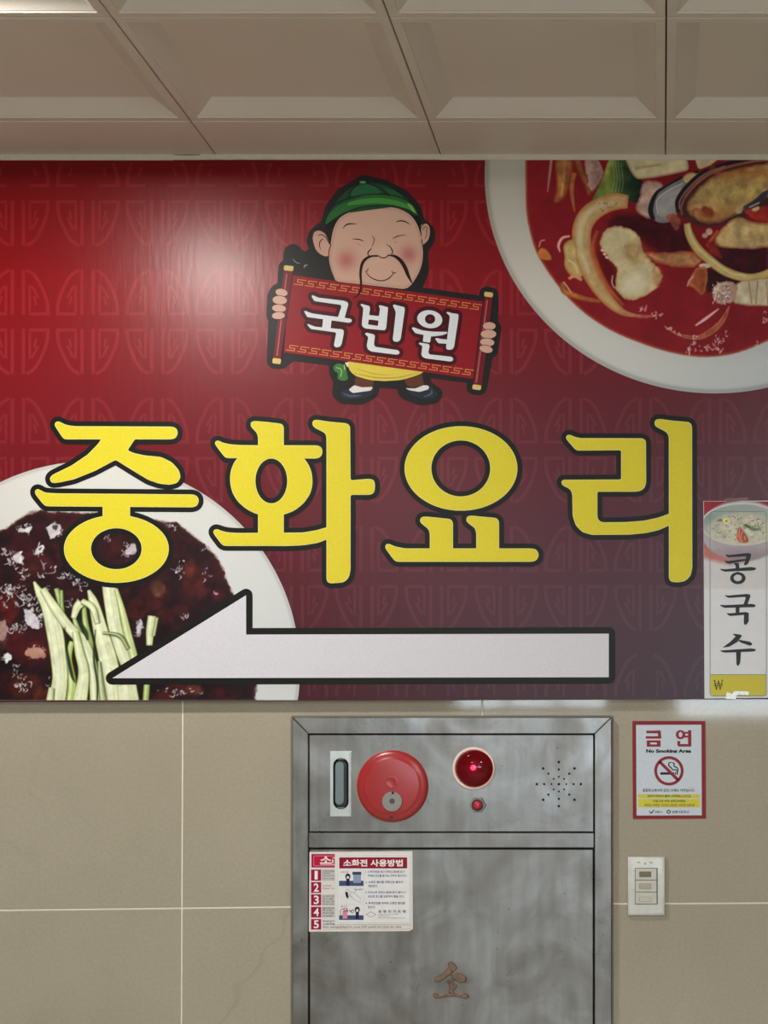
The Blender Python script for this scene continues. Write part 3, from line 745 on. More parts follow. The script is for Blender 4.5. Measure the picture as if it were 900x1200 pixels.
blob((20,651), [(-6,0),(-2,-3),(2,-4),(7,-1),(5,5),(4,9),(-2,8),(-4,5)]); blob((28,620), [(-7,3),(-5,-3),(2,0),(8,-4),(9,4),(3,3)]); blob((47,644), [(-6,4),(-1,-5),(6,-4),(3,3),(-3,6)], (190, 188, 192)); blob((47,643), [(-2,2),(0,-2),(3,-2),(1,2)], (50, 34, 40))
blob((152,643), [(-6,6),(-4,0),(2,-6),(8,-4),(9,4),(3,8)], (176, 166, 176)); blob((36,722), [(-8,-10),(2,-6),(8,4),(12,14),(2,16),(-6,8)], (196, 194, 204)); blob((8,770), [(-4,0),(0,-6),(5,-2),(7,2),(1,4),(0,8),(-3,4)], (206, 206, 210))
blob((44,764), [(-16,2),(-10,-6),(0,-5),(8,-2),(10,6),(-2,8),(-10,6)], (170, 128, 112)); blob((2,738), [(-8,-8),(4,-12),(8,0),(4,12),(-8,12)], (150, 120, 116)); blob((163,733), [(-4,8),(-2,-2),(3,-8),(4,2),(1,10)], (190, 190, 200))
# cucumber
CU = (204, 210, 176); CE = (150, 166, 92); CH = (222, 228, 200)
def cuc(pts, wd, edge=CE, col=CU, seed=70):
    c.line([(x+.8, y+.8) for x, y in pts], [q+2.4 for q in wd], (26, 34, 18), 2.2, .1, .7)
    wd = [q*1.12 for q in wd]; c.line(pts, wd, col, 1.3, .12, seed=seed, edge=edge, ew=1.4)
    for g_ in (-.28, .05, .3): c.line([(x+g_*q, y) for (x, y), q in zip(pts, wd)], .7, (172, 184, 130), 1.4, .2, .5)
    c.line([(x-.12*q, y) for (x, y), q in zip(pts, wd)], [q*.3 for q in wd], CH, 2.2, .1, .7)
cuc([(66,690),(70,704),(73,722)], [5, 6, 4], (80,110,40), (120,146,70)); cuc([(72,692),(73,715),(78,735)], [3, 4, 3], (60,90,34), (96,128,50))
cuc([(178,722),(176,738),(175,756)], [8, 8, 6]); cuc([(184,724),(180,745)], [3, 3], (80,100,40), (150,160,90))
cuc([(98,706),(100,730),(106,756),(110,780)], [4, 6, 7, 5], (70,96,34), (126,150,72))
cuc([(84,752),(80,772),(84,800),(82,822)], [5, 7, 9, 8], (120,150,30), (164,186,100))
cuc([(86,722),(92,740),(100,752)], [3, 6, 5], (90,120,40), (150,170,100))
cuc([(126,676),(130,705),(136,740),(146,770),(156,792)], [13, 14, 14, 14, 12])
cuc([(136,690),(143,715),(150,745),(158,775),(164,800)], [3, 6, 8, 8, 6], CE, (178,190,130))
cuc([(104,692),(110,708),(118,740),(128,780),(134,830)], [3, 10, 15, 19, 20])
cuc([(150,760),(140,745),(120,741)], [3, 3, 1], (60,84,30), (90,116,40)); cuc([(95,706),(90,712),(86,724)], [9, 8, 5]); cuc([(96,704),(108,712),(114,730)], [5, 6, 4])
cuc([(40,682),(46,694),(56,712),(64,740),(69,775),(70,800),(64,830)], [2, 8, 13, 17, 16, 16, 20])
cuc([(50,690),(64,712),(80,734),(96,752),(106,775),(110,800),(112,830)], [6, 9, 10, 12, 11, 10, 10])
cuc([(88,740),(93,765),(98,790),(92,830)], [6, 9, 11, 16], (130,156,60))
cuc([(116,775),(118,800),(122,830)], [2, 5, 7], (90,110,50), (160,168,130)); cuc([(60,806),(57,830)], [5, 8]); cuc([(172,802),(170,830)], [6, 6], (90,120,40), (150,170,90)); cuc([(148,802),(152,830)], [20, 22])
c.line([(112,738),(110,770),(114,800),(114,822)], [1, 2.5, 2.5, 2], (30, 38, 22), 1.6, .2, .9); c.line([(76,735),(78,760),(84,790),(88,800)], [1, 3, 4, 1], (28, 40, 18), 1.6, .2, .9)
c.line([(92,726),(100,740),(103,750)], [2, 5, 3], (30, 44, 28), 1.6, .2, .9)
c.build('printed_black_noodles', EB+0.0006, PHOTO, banner, lambda X, Y: ((X-107)**2+(Y-785)**2 < 241.5**2))

# ---------------------------------------------------------------- the four big letters
YEL, BLK, PALE = (208, 195, 50), (24, 25, 24), (216, 210, 136)
def letter(nm, pieces, holes, ox):
    kk = 220/900
    pc = [T(p, ox, 480, kk) for p in pieces]; hl = [T(h, ox, 480, kk) for h in holes]
    o = art('letter', pc, YEL, EB+0.0013, banner, hl)
    oo = art('letter_outline', pc, BLK, EB+0.0009, banner, hl, grow=6.4); oo.parent = o; 
    p = art('letter_edge', pc, PALE, EB+0.0011, banner, hl, grow=0.65); p.parent = o
    return o
F = lambda p, r=16: fillet(p, r, 4)
letter('jung', [F([(143,78),(142,68),(150,59),(165,61),(190,75),(230,82),(697,84),(716,88),(726,102),(726,120),(717,135),(697,140),(190,140),(180,134)]),
    F([(372,132),(350,165),(300,217),(220,271),(128,316),(117,332),(127,350),(155,348),(230,332),(330,292),(432,238),(520,293),(590,335),(640,352),(690,358),(725,350),(741,325),(733,292),(700,255),(650,230),(570,222),(520,212),(485,196),(528,132)], 12),
    F([(48,404),(47,390),(56,383),(68,387),(90,400),(140,404),(798,409),(817,414),(827,428),(827,446),(817,461),(798,466),(100,461),(88,454)]),
    rect(372, 455, 498, 522), ell(435, 668, 249, 160, 0, 64)], [ell(435, 667, 124, 101, 0, 56)], 30)
letter('hwa', [F([(222,74),(224,62),(236,57),(300,62),(365,70),(376,80),(376,180),(258,180),(258,130),(250,108),(226,84)], 12),
    F([(50,164),(54,153),(66,151),(85,161),(120,169),(180,173),(535,174),(553,179),(561,193),(561,211),(552,226),(535,232),(105,230),(94,222)]),
    F([(165,226),(140,258),(125,300),(123,345),(133,395),(160,440),(205,478),(258,502),(376,502),(430,482),(475,445),(505,400),(515,350),(510,300),(492,258),(466,226)], 22),
    rect(258, 490, 376, 600),
    F([(42,590),(46,578),(58,575),(80,584),(110,591),(160,594),(470,592),(540,580),(600,562),(600,614),(540,637),(470,648),(400,651),(95,651),(82,644)]),
    F([(517,68),(522,54),(536,51),(600,61),(680,68),(694,80),(696,342),(790,334),(808,340),(813,352),(813,385),(806,400),(790,406),(696,406),(696,770),(688,805),(665,826),(600,831),(586,820),(586,130),(578,110),(526,84)], 14)],
    [ell(319, 342, 79, 110, 0, 48)], 240)
letter('yo', [ell(410, 282, 268, 200, 0, 72),
    F([(215,532),(221,518),(240,515),(358,527),(369,540),(369,680),(263,680),(263,592),(255,570),(222,544)], 12), F([(437,528),(443,513),(460,511),(578,522),(590,535),(590,680),(486,680),(486,590),(478,566),(443,540)], 12),
    F([(48,662),(52,648),(64,645),(90,658),(140,668),(750,668),(769,673),(779,688),(779,706),(769,721),(750,727),(102,727),(90,719)])], [ell(409, 282, 144, 137, 0, 56)], 440)
letter('ri', [F([(97,138),(100,126),(112,122),(130,131),(160,139),(462,140),(476,150),(477,350),(470,375),(450,388),(430,391),(243,391),(243,515),(250,533),(268,543),(380,542),(470,535),(540,520),(600,498),(600,548),(540,575),(480,589),(400,597),(220,598),(175,585),(145,555),(130,510),(128,405),(118,380),(82,362),(75,350),(80,339),(362,338),(362,192),(152,194),(140,188)], 12),
    F([(521,66),(526,51),(545,47),(600,55),(684,62),(697,76),(698,760),(690,797),(665,820),(630,826),(600,823),(591,810),(591,130),(580,106),(528,80)], 14)], [], 640)
# arrow
arr = [(131.5, 794.8), (288.4, 697.5), (288.4, 743.6), (713.4, 742.6), (713.4, 793.6)]
ao = art('arrow', [arr], (200, 200, 208), EB+0.0013, banner)
a2 = art('arrow_outline', [arr], BLK, EB+0.0009, banner, grow=7.6); a2.parent = ao

# ---------------------------------------------------------------- emblem: cartoon man with scroll
em = art('emblem', [F(T(p, 300, 190, 1/3), 3) for p in (
    [(245,220),(262,160),(300,110),(350,80),(378,62),(450,80),(520,115),(560,160),(575,210),(610,240),(612,270),(585,310),(590,380),(575,420),(560,455),(250,410),(250,330),(215,320),(195,280),(205,250)],
    [(115,330),(118,310),(135,305),(150,325),(180,335),(205,310),(250,330),(330,430),(330,480),(110,440)],
    [(98,362),(134,366),(134,396),(803,490),(803,455),(834,459),(832,570),(845,580),(832,670),(815,674),(792,802),(758,798),(762,760),(128,680),(86,710),(56,706),(62,552),(54,540),(58,470),(72,445),(92,444)],
    [(275,705),(590,745),(600,785),(640,812),(630,830),(580,838),(520,815),(510,780),(420,775),(410,815),(370,835),(305,832),(285,815),(290,770),(275,740)])],
    (30, 30, 30), EB+0.0005, banner, grow=6.2)
def E_(p, col, lv, r=4, nm='printed_shape', **k):
    q = fillet(p, r, 3) if r else p
    return art(nm, [q], col, EB+0.0006+lv*0.00008, em, **k)
A3 = lambda p: T(p, 300, 190, 1/3); A5 = lambda p: T(p, 340, 200, .2); A7 = lambda p: T(p, 310, 290, 1/6); A8 = lambda p: T(p, 440, 330, .17778)
def many(nm, polys, col, lv):
    if len(polys) <= 4:
        return [art(nm[:-1] if nm.endswith('s') and not nm.endswith('ss') else nm, [p], col, EB+0.0006+lv*0.00008, em) for p in polys]
    return tag(art(nm, polys, col, EB+0.0006+lv*0.00008, em), kind='stuff')
def skin(X, Y):
    c_ = np.zeros(np.shape(X)+(3,))+np.array([192., 156, 138]); 
    return c_
SK = (190, 154, 136)
# ears, face
many('printed_ears', [F(A5(p), 4) for p in ([(240,440),(232,400),(205,368),(170,349),(140,358),(128,390),(138,440),(162,480),(200,503),(230,500)], [(758,330),(775,312),(795,308),(815,322),(821,360),(812,405),(795,430),(770,438)])], (186, 148, 130), 0)
many('printed_hair', [F(A5(p), 3) for p in ([(205,310),(290,262),(262,330),(246,380),(240,430),(222,395),(208,372)], [(690,225),(750,262),(764,310),(772,400),(752,335),(725,280)])], (20, 20, 20), 1)
facep = A5([(262,648),(236,580),(225,500),(238,425),(248,360),(266,310),(292,272),(360,237),(450,217),(540,210),(620,217),(690,246),(728,285),(754,335),(770,400),(780,470),(775,540),(755,600),(720,660),(680,695)])
V_, F_ = region([F(facep, 6)]); 
fc = Canvas(380, 236, 500, 342, 1.4, SK)
fc.img[...] = np.array([190., 154, 136])
fX, fY = fc.X, fc.Y
shade = np.clip((250-fY)/14, 0, 1)
fc.img *= (1-0.14*np.clip((segdist(fX, fY, F(facep, 6)) < 4)*(1-segdist(fX, fY, F(facep, 6))/4), 0, 1))[..., None]
for cx_, cy_, rr in ((406, 305, 12.5), (479, 298, 11)):
    a_ = np.exp(-((fX-cx_)**2+(fY-cy_)**2)/(rr**2*0.75))[..., None]*0.85; fc.img = fc.img*(1-a_)+np.array([164., 92, 92])*a_
a_ = np.exp(-((fX-448)**2+(fY-296)**2)/130)[..., None]*.5; fc.img = fc.img*(1-a_)+np.array([202., 168, 150])*a_
poly_f = F(facep, 6); gx, gy = fc.X, fc.Y
art('printed_face', [poly_f], SK, EB+0.0006+2*0.00008, em)
kin = inside(gx, gy, poly_f) & (segdist(gx, gy, poly_f) > 0.7)
fc.build('printed_cheeks', EB+0.0006+2.5*0.00008, PHOTO, em, lambda X, Y: kin)
# hat
E_(A5([(240,232),(262,195),(300,145),(345,105),(400,78),(450,68),(520,75),(580,95),(640,132),(695,172),(700,200),(240,260)]), (24, 68, 44), 3, 5, 'printed_hat')
E_(A5([(350,150),(365,112),(400,85),(450,78),(500,90),(540,135),(450,150)]), (36, 92, 56), 4, 5, 'printed_hat_highlight')
E_(A5([(540,100),(600,110),(640,135),(670,160),(600,145),(570,128)]), (32, 84, 52), 4, 5, 'printed_hat_highlight')
E_(A5([(210,320),(207,300),(222,262),(240,236),(300,195),(400,157),(500,140),(590,145),(660,165),(720,202),(752,262),(745,268),(730,262),(690,236),(600,211),(480,206),(380,226),(300,262),(240,302)]), (38, 96, 46), 5, 4, 'printed_hat_brim')
E_(A5([(330,205),(345,185),(420,165),(520,158),(620,172),(700,205),(745,258),(700,225),(600,198),(500,190),(400,198)]), (66, 132, 58), 6, 4, 'printed_hat_highlight')
E_(A5([(680,185),(715,205),(742,255),(715,240)]), (108, 160, 84), 7, 3, 'printed_hat_highlight')
E_(A5([(408,62),(440,60),(446,72),(425,76),(406,72)]), (96, 140, 108), 7, 2, 'printed_hat_button')
LK = (26, 18, 18)
many('printed_hat_seams', [stroke(A5(p), w_) for p, w_ in (([(345,168),(350,130),(375,98),(405,78)], .9), ([(448,70),(500,90),(545,115),(580,148)], 1.1), ([(250,205),(330,165),(430,142),(520,136),(610,146),(690,175)], 1.0), ([(212,318),(300,258),(400,218),(500,204),(600,208),(690,232),(748,266)], 1.2))], LK, 8)
many('printed_features', [stroke(A5(p), w_) for p, w_ in (
    ([(308,338),(325,320),(350,311),(390,313)], [.5, 1.3, 1.5, .5]), ([(620,301),(645,294),(675,299),(705,317)], [.5, 1.4, 1.4, .4]),
    ([(364,400),(385,401),(410,404),(432,413)], [.4, .9, 1.1, .5]), ([(600,400),(620,388),(645,380),(680,376)], [.5, 1.1, .9, .4]),
    ([(478,455),(462,470),(455,485),(462,498),(480,500)], [.6, 1.3, 1.4, 1, .5]), ([(485,497),(515,497),(528,507),(550,511),(568,503),(575,488)], [.8, .8, 1, 1.1, 1, .5]),
    ([(565,432),(585,445),(597,465),(600,482),(585,488)], [.7, 1, 1.3, 1, .5]), ([(442,588),(460,615),(490,635),(530,645),(565,638),(592,618),(606,596)], [.5, 1, 1.1, 1.2, 1.1, 1, .5]),
    ([(440,594),(452,586),(458,572)], .9), ([(594,588),(606,600),(620,596)], .9),
    ([(160,380),(185,375),(210,392),(232,432)], [.4, .9, 1.1, 1]), ([(190,400),(175,415),(172,440),(180,462)], [1, .9, .8, .4]), ([(775,345),(795,328),(808,345)], .7), ([(798,345),(800,375),(790,400)], .7),
    ([(240,430),(228,470),(226,520),(238,580),(264,645)], .9), ([(130,390),(140,355),(172,348),(205,368),(238,432)], .9), ([(128,392),(140,445),(165,485),(202,504)], 1), ([(765,335),(790,308),(818,325),(820,370),(808,410),(780,437)], .9),
    ([(770,400),(780,470),(775,540),(755,600),(720,660)], .9))], (52, 28, 26), 9)
many('printed_nose_shade', [stroke(A5([(478,378),(492,398),(488,425),(474,448)]), [.5, 1.6, 1.3, .5]), stroke(A5([(395,428),(412,434)]), .6), stroke(A5([(610,420),(625,416)]), .6)], (140, 96, 84), 9)
# feet, legs, dress
many('printed_trousers', [F(A3(p), 2) for p in ([(350,745),(420,752),(412,785),(395,800),(345,795)], [(518,755),(582,738),(592,790),(575,800),(530,785)])], (88, 50, 34), 0)
many('printed_shoes', [F(A3(p), 3) for p in ([(296,815),(306,800),(325,798),(410,792),(418,796),(408,818),(372,831),(325,832),(300,826)], [(524,795),(600,785),(622,795),(640,815),(625,830),(585,834),(545,818)])], (34, 42, 56), 1)
many('printed_shoes_shine', [stroke(A3([(305,812),(330,822),(370,820)]), [.8, 2.4, .8]), stroke(A3([(590,825),(615,815),(618,798)]), [.8, 2.4, .8])], (72, 80, 98), 2)
many('printed_socks', [F(A3(p), 2) for p in ([(325,800),(345,784),(372,792),(412,790),(404,803),(340,812)], [(524,794),(560,796),(590,784),(608,786),(608,798),(575,808),(540,802)])], (205, 204, 200), 3)
E_(A3([(318,700),(330,735),(350,752),(400,766),(450,770),(510,766),(560,752),(592,738),(592,700)]), (206, 188, 74), 3, 4, 'printed_dress')
many('printed_dress_folds', [stroke(A3([(345,742),(420,757),(500,757),(570,740)]), [.6, 1.8, 1.8, .6]), stroke(A3([(340,722),(420,745),(480,748)]), [.4, 1.2, .4])], (176, 156, 60), 4)
E_(A3([(270,718),(290,706),(315,715),(318,735),(325,765),(305,770),(285,762),(290,742),(275,735)]), (56, 112, 60), 4, 3, 'printed_sash')
many('printed_sash_shine', [stroke(A3([(282,722),(300,730),(298,755)]), 1), stroke(A3([(310,712),(312,730)]), 1.2)], (150, 180, 110), 5)
many('printed_collar', [F(A3(p), 1) for p in ([(312,704),(328,705),(322,722)],)], (216, 210, 196), 5)
many('printed_braid_shine', [stroke(A3([(168,372),(172,364),(182,362)]), [.4, 1.4, .4]), stroke(A3([(130,340),(140,352),(155,356)]), [.3, .8, .3])], (150, 156, 150), 5)
# scroll
sc_ = [(44.7, 0)]
scroll = E_(A3([(120,396),(803,491),(770,763),(98,669)]), (132, 20, 32), 10, 0, 'printed_scroll')
P4 = np.array(A3([(132,398),(800,491),(767,758),(100,667)]))
def sv(u, v):      # u,v in 0..1 over the scroll sheet
    a_, b_, d_, e_ = P4; t = a_*(1-u)+b_*u; q = e_*(1-u)+d_*u; r_ = t*(1-v)+q*v; return (r_[0], r_[1])
mp = []
for v0, n in ((0.045, 17), (0.905, 17)):
    for k in range(n):
        u0 = 0.012+k*0.0578; W, Hh = 0.0578, 0.066
        f = lambda a_, b_: sv(u0+a_*W, v0+b_*Hh)
        pp = [f(.95, 0), f(.22, 0), f(.22, .52), f(.68, .52), f(.68, 1), f(-.05, 1)]
        for p_, q_ in zip(pp, pp[1:]):
            d_ = np.subtract(q_, p_); d_ = d_/np.linalg.norm(d_)*.5
            mp.append(stroke([tuple(np.subtract(p_, d_)), tuple(np.add(q_, d_))], 1.0, 1))
many('printed_key_pattern', mp, (196, 124, 70), 11)
many('printed_rods', [F(A3(p), 2) for p in ([(98,376),(132,380),(90,694),(60,690)], [(803,468),(833,472),(794,788),(763,784)])], (104, 22, 32), 12)
many('printed_rods_shine', [stroke(A3([(108,392),(95,500),(74,680)]), 1.8, 1), stroke(A3([(813,485),(798,600),(774,775)]), 1.8, 1)], (160, 84, 88), 13)
many('printed_rod_shadows', [stroke(A3([(129,392),(88,690)]), 1.2, 1), stroke(A3([(802,470),(762,782)]), 1.2, 1)], (60, 10, 18), 13)
many('printed_rod_caps', [F(A3(p), 2) for p in ([(99,362),(133,366),(130,384),(97,380)], [(59,688),(89,692),(86,711),(57,707)], [(803,455),(834,459),(832,476),(802,472)], [(762,781),(793,785),(790,802),(760,798)])], (204, 178, 110), 14)
# mustache hangs over the scroll edge
many('printed_moustache', [stroke(A5([(515,502),(480,500),(445,515),(422,545),(412,600),(415,655),(412,700),(395,732),(366,744)]), [.8, 2, 3, 3.2, 2.8, 2.4, 2, 1.8, .8]), stroke(A5([(572,497),(610,500),(645,525),(672,565),(692,615),(716,662)]), [.8, 3, 4.2, 4.4, 3.6, .8])], (34, 14, 18), 13)
fing = [A7(ell(120, 317, 43, 26, 10, 20)), A7(ell(107, 370, 51, 30, 5, 20)), A7(ell(102, 428, 49, 26, 5, 20)), A7(ell(98, 479, 46, 25, -3, 20)),
        A8(ell(750, 293, 42, 26, 0, 20)), A8(ell(745, 346, 51, 29, 0, 20)), A8(ell(737, 400, 47, 26, 5, 20)), A8(ell(729, 445, 44, 24, 12, 20))]
for q, f in enumerate(fing):
    art('printed_finger_line', [f], (40, 22, 20), EB+0.0006+(15+q % 4)*0.00008, em, grow=0.7)
    art('printed_finger', [f], (196, 156, 140), EB+0.0006+(15.5+q % 4)*0.00008, em)
W1 = [F(A7(p), 1.6) for p in ([(331,345),(335,335),(350,340),(375,352),(560,375),(580,382),(590,395),(585,415),(562,500),(515,494),(540,420),(538,404),(350,377)], [(278,450),(285,444),(310,455),(340,465),(600,500),(614,508),(612,522),(597,530),(300,489)],
     [(412,500),(472,508),(464,575),(405,566)], [(300,543),(306,537),(325,545),(355,557),(545,575),(558,585),(556,610),(542,680),(530,698),(503,704),(487,690),(504,602),(496,596),(325,573)])]
W2 = [F(A7([(673,402),(680,396),(700,402),(738,412),(742,430),(735,475),(805,483),(812,430),(803,412),(810,405),(868,420),(867,445),(855,568),(845,583),(710,570),(690,558),(684,540),(695,425)]), 1.4), F(A8([(114,158),(122,150),(140,156),(190,168),(194,182),(166,380),(152,396),(124,396),(114,382),(134,205),(128,186)]), 1.6),
     F([(427.3,391),(429.5,389.8),(437.5,391.6),(439.4,393.5),(438.2,404),(440,406.5),(466,410.3),(468.4,412.5),(467.5,415),(464,415.6),(435.5,412),(431,409.4),(429.8,405),(431.6,395)], 1.2)]
W3 = [A8(ell(358, 248, 83, 59, 8, 36)), F(A8([(238,306),(248,300),(275,310),(310,322),(380,330),(472,331),(476,340),(440,354),(370,362),(262,340)]), 1.6), F(A8([(318,345),(368,350),(360,402),(312,396)]), 1.2), F(A8([(466,205),(474,198),(500,207),(546,214),(548,232),(518,432),(503,449),(472,449),(465,436),(490,235),(486,222)]), 1.6),
     F(A8([(393,378),(402,371),(430,378),(475,382),(475,410),(415,406)]), 1), F(A8([(283,408),(292,402),(350,411),(358,424),(348,466),(356,480),(500,495),(513,506),(510,521),(495,527),(330,506),(308,495),(302,478),(310,425)]), 1.6)]
for W_, hl in ((W1, []), (W2, [F(A7([(733,506),(802,514),(797,552),(727,541)]), 1)]), (W3, [A8(ell(360, 247, 34, 32, 0, 24))])):
    art('printed_letter_shadow', W_, (64, 10, 18), EB+0.0006+11.5*0.00008, em, hl, grow=4.6)  # even dark maroon outline around each printed letter
    art('printed_letter', W_, (206, 212, 218), EB+0.0006+12.5*0.00008, em, hl)

# ================================================================== FIRE HYDRANT CABINET
cab = thing('hydrant_cabinet', 'recessed stainless steel fire hydrant cabinet with a red round alarm and red beacon', 'cabinet', P(529, 1549, 0))
STEEL2 = flat('bright_steel', (196, 206, 204), 0.3, 0.8, 0.08, 50)
SEAL = flat('sealant', (112, 108, 98), 0.6)
MB().slab(rect(340.5, 838.4, 718.8, 1551, 2.5, 3), 0.0003, 0.0016, 0.4).build('sealant_edge', SEAL, cab)
MB().slab(rect(344, 842, 715, 1547), 0.0017, 0.004).build('back_plate', DARK, cab)
fo, fi, to, ti, bo, bi_, ro, ri = 342.6, 361.2, 840.6, 859.8, 1549, 1530, 716.6, 696.8
for nm, p in (('frame_rail', [(fo+.3, to), (ro-.3, to), (ri-.2, ti), (fi+.2, ti)]), ('frame_stile', [(fo, to+.3), (fi, ti+.2), (fi, bi_), (fo, bo)]),
              ('frame_stile', [(ro, to+.3), (ro, bo), (ri, bi_), (ri, ti+.2)]), ('frame_rail', [(fi+.2, bi_), (ri-.2, bi_), (ro-.3, bo), (fo+.3, bo)])):
    MB().slab(p, 0.0041, 0.0135, 0.7).build(nm, STEEL, cab)
MB().slab(rect(361.8, 976, 696, 993.4), 0.0041, 0.0125, 0.6).build('cross_rail', STEEL, cab)
# upper panel with perforated speaker grille
up = rect(362.9, 861.6, 695, 974.2)
hol = [(654.9, 918.9, 1.6)]
for k, r_ in ((1, 1.15), (2, 1.35), (3, 1.55)):
    for dx, dy in ((1, 0), (-1, 0), (0, 1), (0, -1)): hol.append((654.9+dx*8.6*k, 918.9+dy*8.6*k, r_))
    for dx, dy in ((1, 1), (-1, 1), (1, -1), (-1, -1)): hol.append((654.9+dx*6.12*k, 918.9+dy*6.12*k, r_))
holes = [ell(x, y, r_, r_, 0, 10) for x, y, r_ in hol]
slot = rect(390.4, 888.2, 408.6, 948.4, 9.0, 8)
V, Fc = region([up], holes+[rect(391, 890, 408, 946)])
b = MB(); b.add([P(x, y, 0.0115) for x, y in V], []); b.f = [(t if cross_ok(b.v, t) else t[::-1]) for t in Fc]
nb_ = len(b.v); ring = [P(x, y, 0.0115) for x, y in up]; b.v += ring+[Vector((v.x, -0.0045, v.z)) for v in ring]
for i in range(4): j = (i+1) % 4; b.f.append((nb_+i, nb_+4+i, nb_+4+j, nb_+j))
for x, y, r_ in hol:
    n0 = len(b.v); e_ = ell(x, y, r_, r_, 0, 10); b.v += [P(*q, 0.0115) for q in e_]+[P(*q, 0.0085) for q in e_]
    for i in range(10): j = (i+1) % 10; b.f.append((n0+i, n0+j, n0+10+j, n0+10+i))
panel = b.build('upper_panel', STEEL, cab)
MB().slab(rect(624, 888, 686, 950), 0.0042, 0.0065).build('speaker_backing', DARK, panel)
# flush pull handle
hp = region([rect(387, 880, 412, 956.6)], [slot])
b = MB(); b.add([P(x, y, 0.0135) for x, y in hp[0]], []); b.f = [(t if cross_ok(b.v, t) else t[::-1]) for t in hp[1]]
n0 = len(b.v); q4 = rect(387, 880, 412, 956.6); b.v += [P(*q, 0.0135) for q in q4]+[Vector((P(*q, 0.0135).x, -0.0116, P(*q, 0.0135).z)) for q in q4]
for i in range(4): j = (i+1) % 4; b.f.append((n0+i, n0+4+i, n0+4+j, n0+j))
hnd = b.build('pull_handle', STEEL2, cab)
b = MB(); n = len(slot); b.v = [P(x, y, 0.0135) for x, y in slot]+[P(x, y, 0.006) for x, y in inset(slot, 2.4)]
for i in range(n): j = (i+1) % n; b.f.append((i, j, n+j, n+i))
b.f.append(tuple(range(n, 2*n))); b.build('handle_recess', flat('handle_black', (22, 26, 27), 0.4), hnd)
MB().slab(rect(392.3, 892, 403.4, 943.5, 5.4, 8), 0.0061, 0.0095, 0.8).build('handle_paddle', flat('paddle_grey', (112, 126, 130), 0.35, 0.5), hnd)
MB().slab(rect(409.6, 881, 411.6, 955.8), 0.0136, 0.0145, 0.5).build('handle_rim', STEEL2, hnd)
# round red alarm
RED = flat('alarm_red_plastic', (156, 40, 44), 0.28, 0, 0.04, 20); DRED = flat('alarm_dark_red', (112, 22, 28), 0.5)
b = MB().lathe(459, 921.3, [(41.6, 0.0117), (41.6, 0.0155), (41.0, 0.018), (39.2, 0.0205), (36, 0.0222), (33.0, 0.0232), (32.2, 0.0242), (30.5, 0.0246), (12, 0.0256)], 72)
al = b.build('alarm_housing', RED, cab); smooth_soft(al, 50)
o = MB().lathe(459, 921.3, [(42.9, 0.0116), (42.9, 0.0124), (41.7, 0.0128)], 64).build('alarm_gasket', flat('gasket', (140, 124, 108), 0.6), al)
o = MB().lathe(458.7, 916.8, [(7.4, 0.0255), (7.4, 0.0262), (6.4, 0.0268), (5.2, 0.0264), (4.8, 0.0262)], 32).build('alarm_button', RED, al); smooth_soft(o, 40)
o = MB().lathe(459.2, 939.3, [(12.2, 0.0244), (12.2, 0.0258), (11.7, 0.0260)], 40).build('indicator_rim', DRED, al)
o = MB().lathe(459.2, 939.3, [(11.5, 0.0256), (11.5, 0.0263), (10.6, 0.0266)], 40).build('indicator_disc', flat('disc_grey', (132, 128, 125), 0.35, 0, 0.1, 400), al)
MB().lathe(459.4, 938.8, [(3.3, 0.0262), (3.1, 0.0270)], 20).build('call_point_pin', flat('pin_grey', (56, 60, 66), 0.4), al)
MB().lathe(460.2, 929.3, [(1.6, 0.0256), (1.5, 0.0272)], 14).build('dark_dot', DARK, al)
MB().lathe(458.3, 957.5, [(2.5, 0.0190), (2.3, 0.0228)], 16).build('dark_dot', flat('hole_dark_red', (70, 10, 14), 0.5), al)  # dark red disc paints the shaded hole at the bottom of the housing
# beacon
m, nt, bs = newmat('beacon_red_glass'); GL = m
bs.inputs['Base Color'].default_value = (0.34, 0.010, 0.022, 1); bs.inputs['Roughness'].default_value = 0.06; bs.inputs['Transmission Weight'].default_value = 0.8; bs.inputs['IOR'].default_value = 1.25
o = MB().lathe(555.3, 900.7, [(25.2, 0.0117), (25.2, 0.0135), (24.2, 0.0160), (22.8, 0.0165), (21.8, 0.0155), (21.6, 0.0118)], 64).build('beacon_ring', flat('ring_cream', (226, 208, 196), 0.35), cab); smooth_soft(o, 40); br = o
dome = [(21.7*math.cos(t), 0.0150+0.0165*math.sin(t)) for t in [i*math.pi/2/9 for i in range(9)]]+[(0.6, 0.0315)]
o = MB().lathe(555.3, 900.7, dome, 48).build('beacon_dome', GL, br); smooth_soft(o, 60)
o = MB().lathe(555.3, 900.7, [(21.4, 0.0119), (21.4, 0.0140), (14, 0.0130), (5, 0.0128)], 48).build('beacon_reflector', flat('reflector_red', (96, 26, 32), 0.35, 0.2), br)
m, nt, bs = newmat('beacon_glow'); bs.inputs['Emission Color'].default_value = (1, .10, .24, 1); bs.inputs['Emission Strength'].default_value = 14
o = MB().lathe(554.2, 899.8, [(2.9, 0.0131), (2.9, 0.021), (2.2, 0.0235), (0.8, 0.0245)], 20).build('beacon_bulb', m, br)
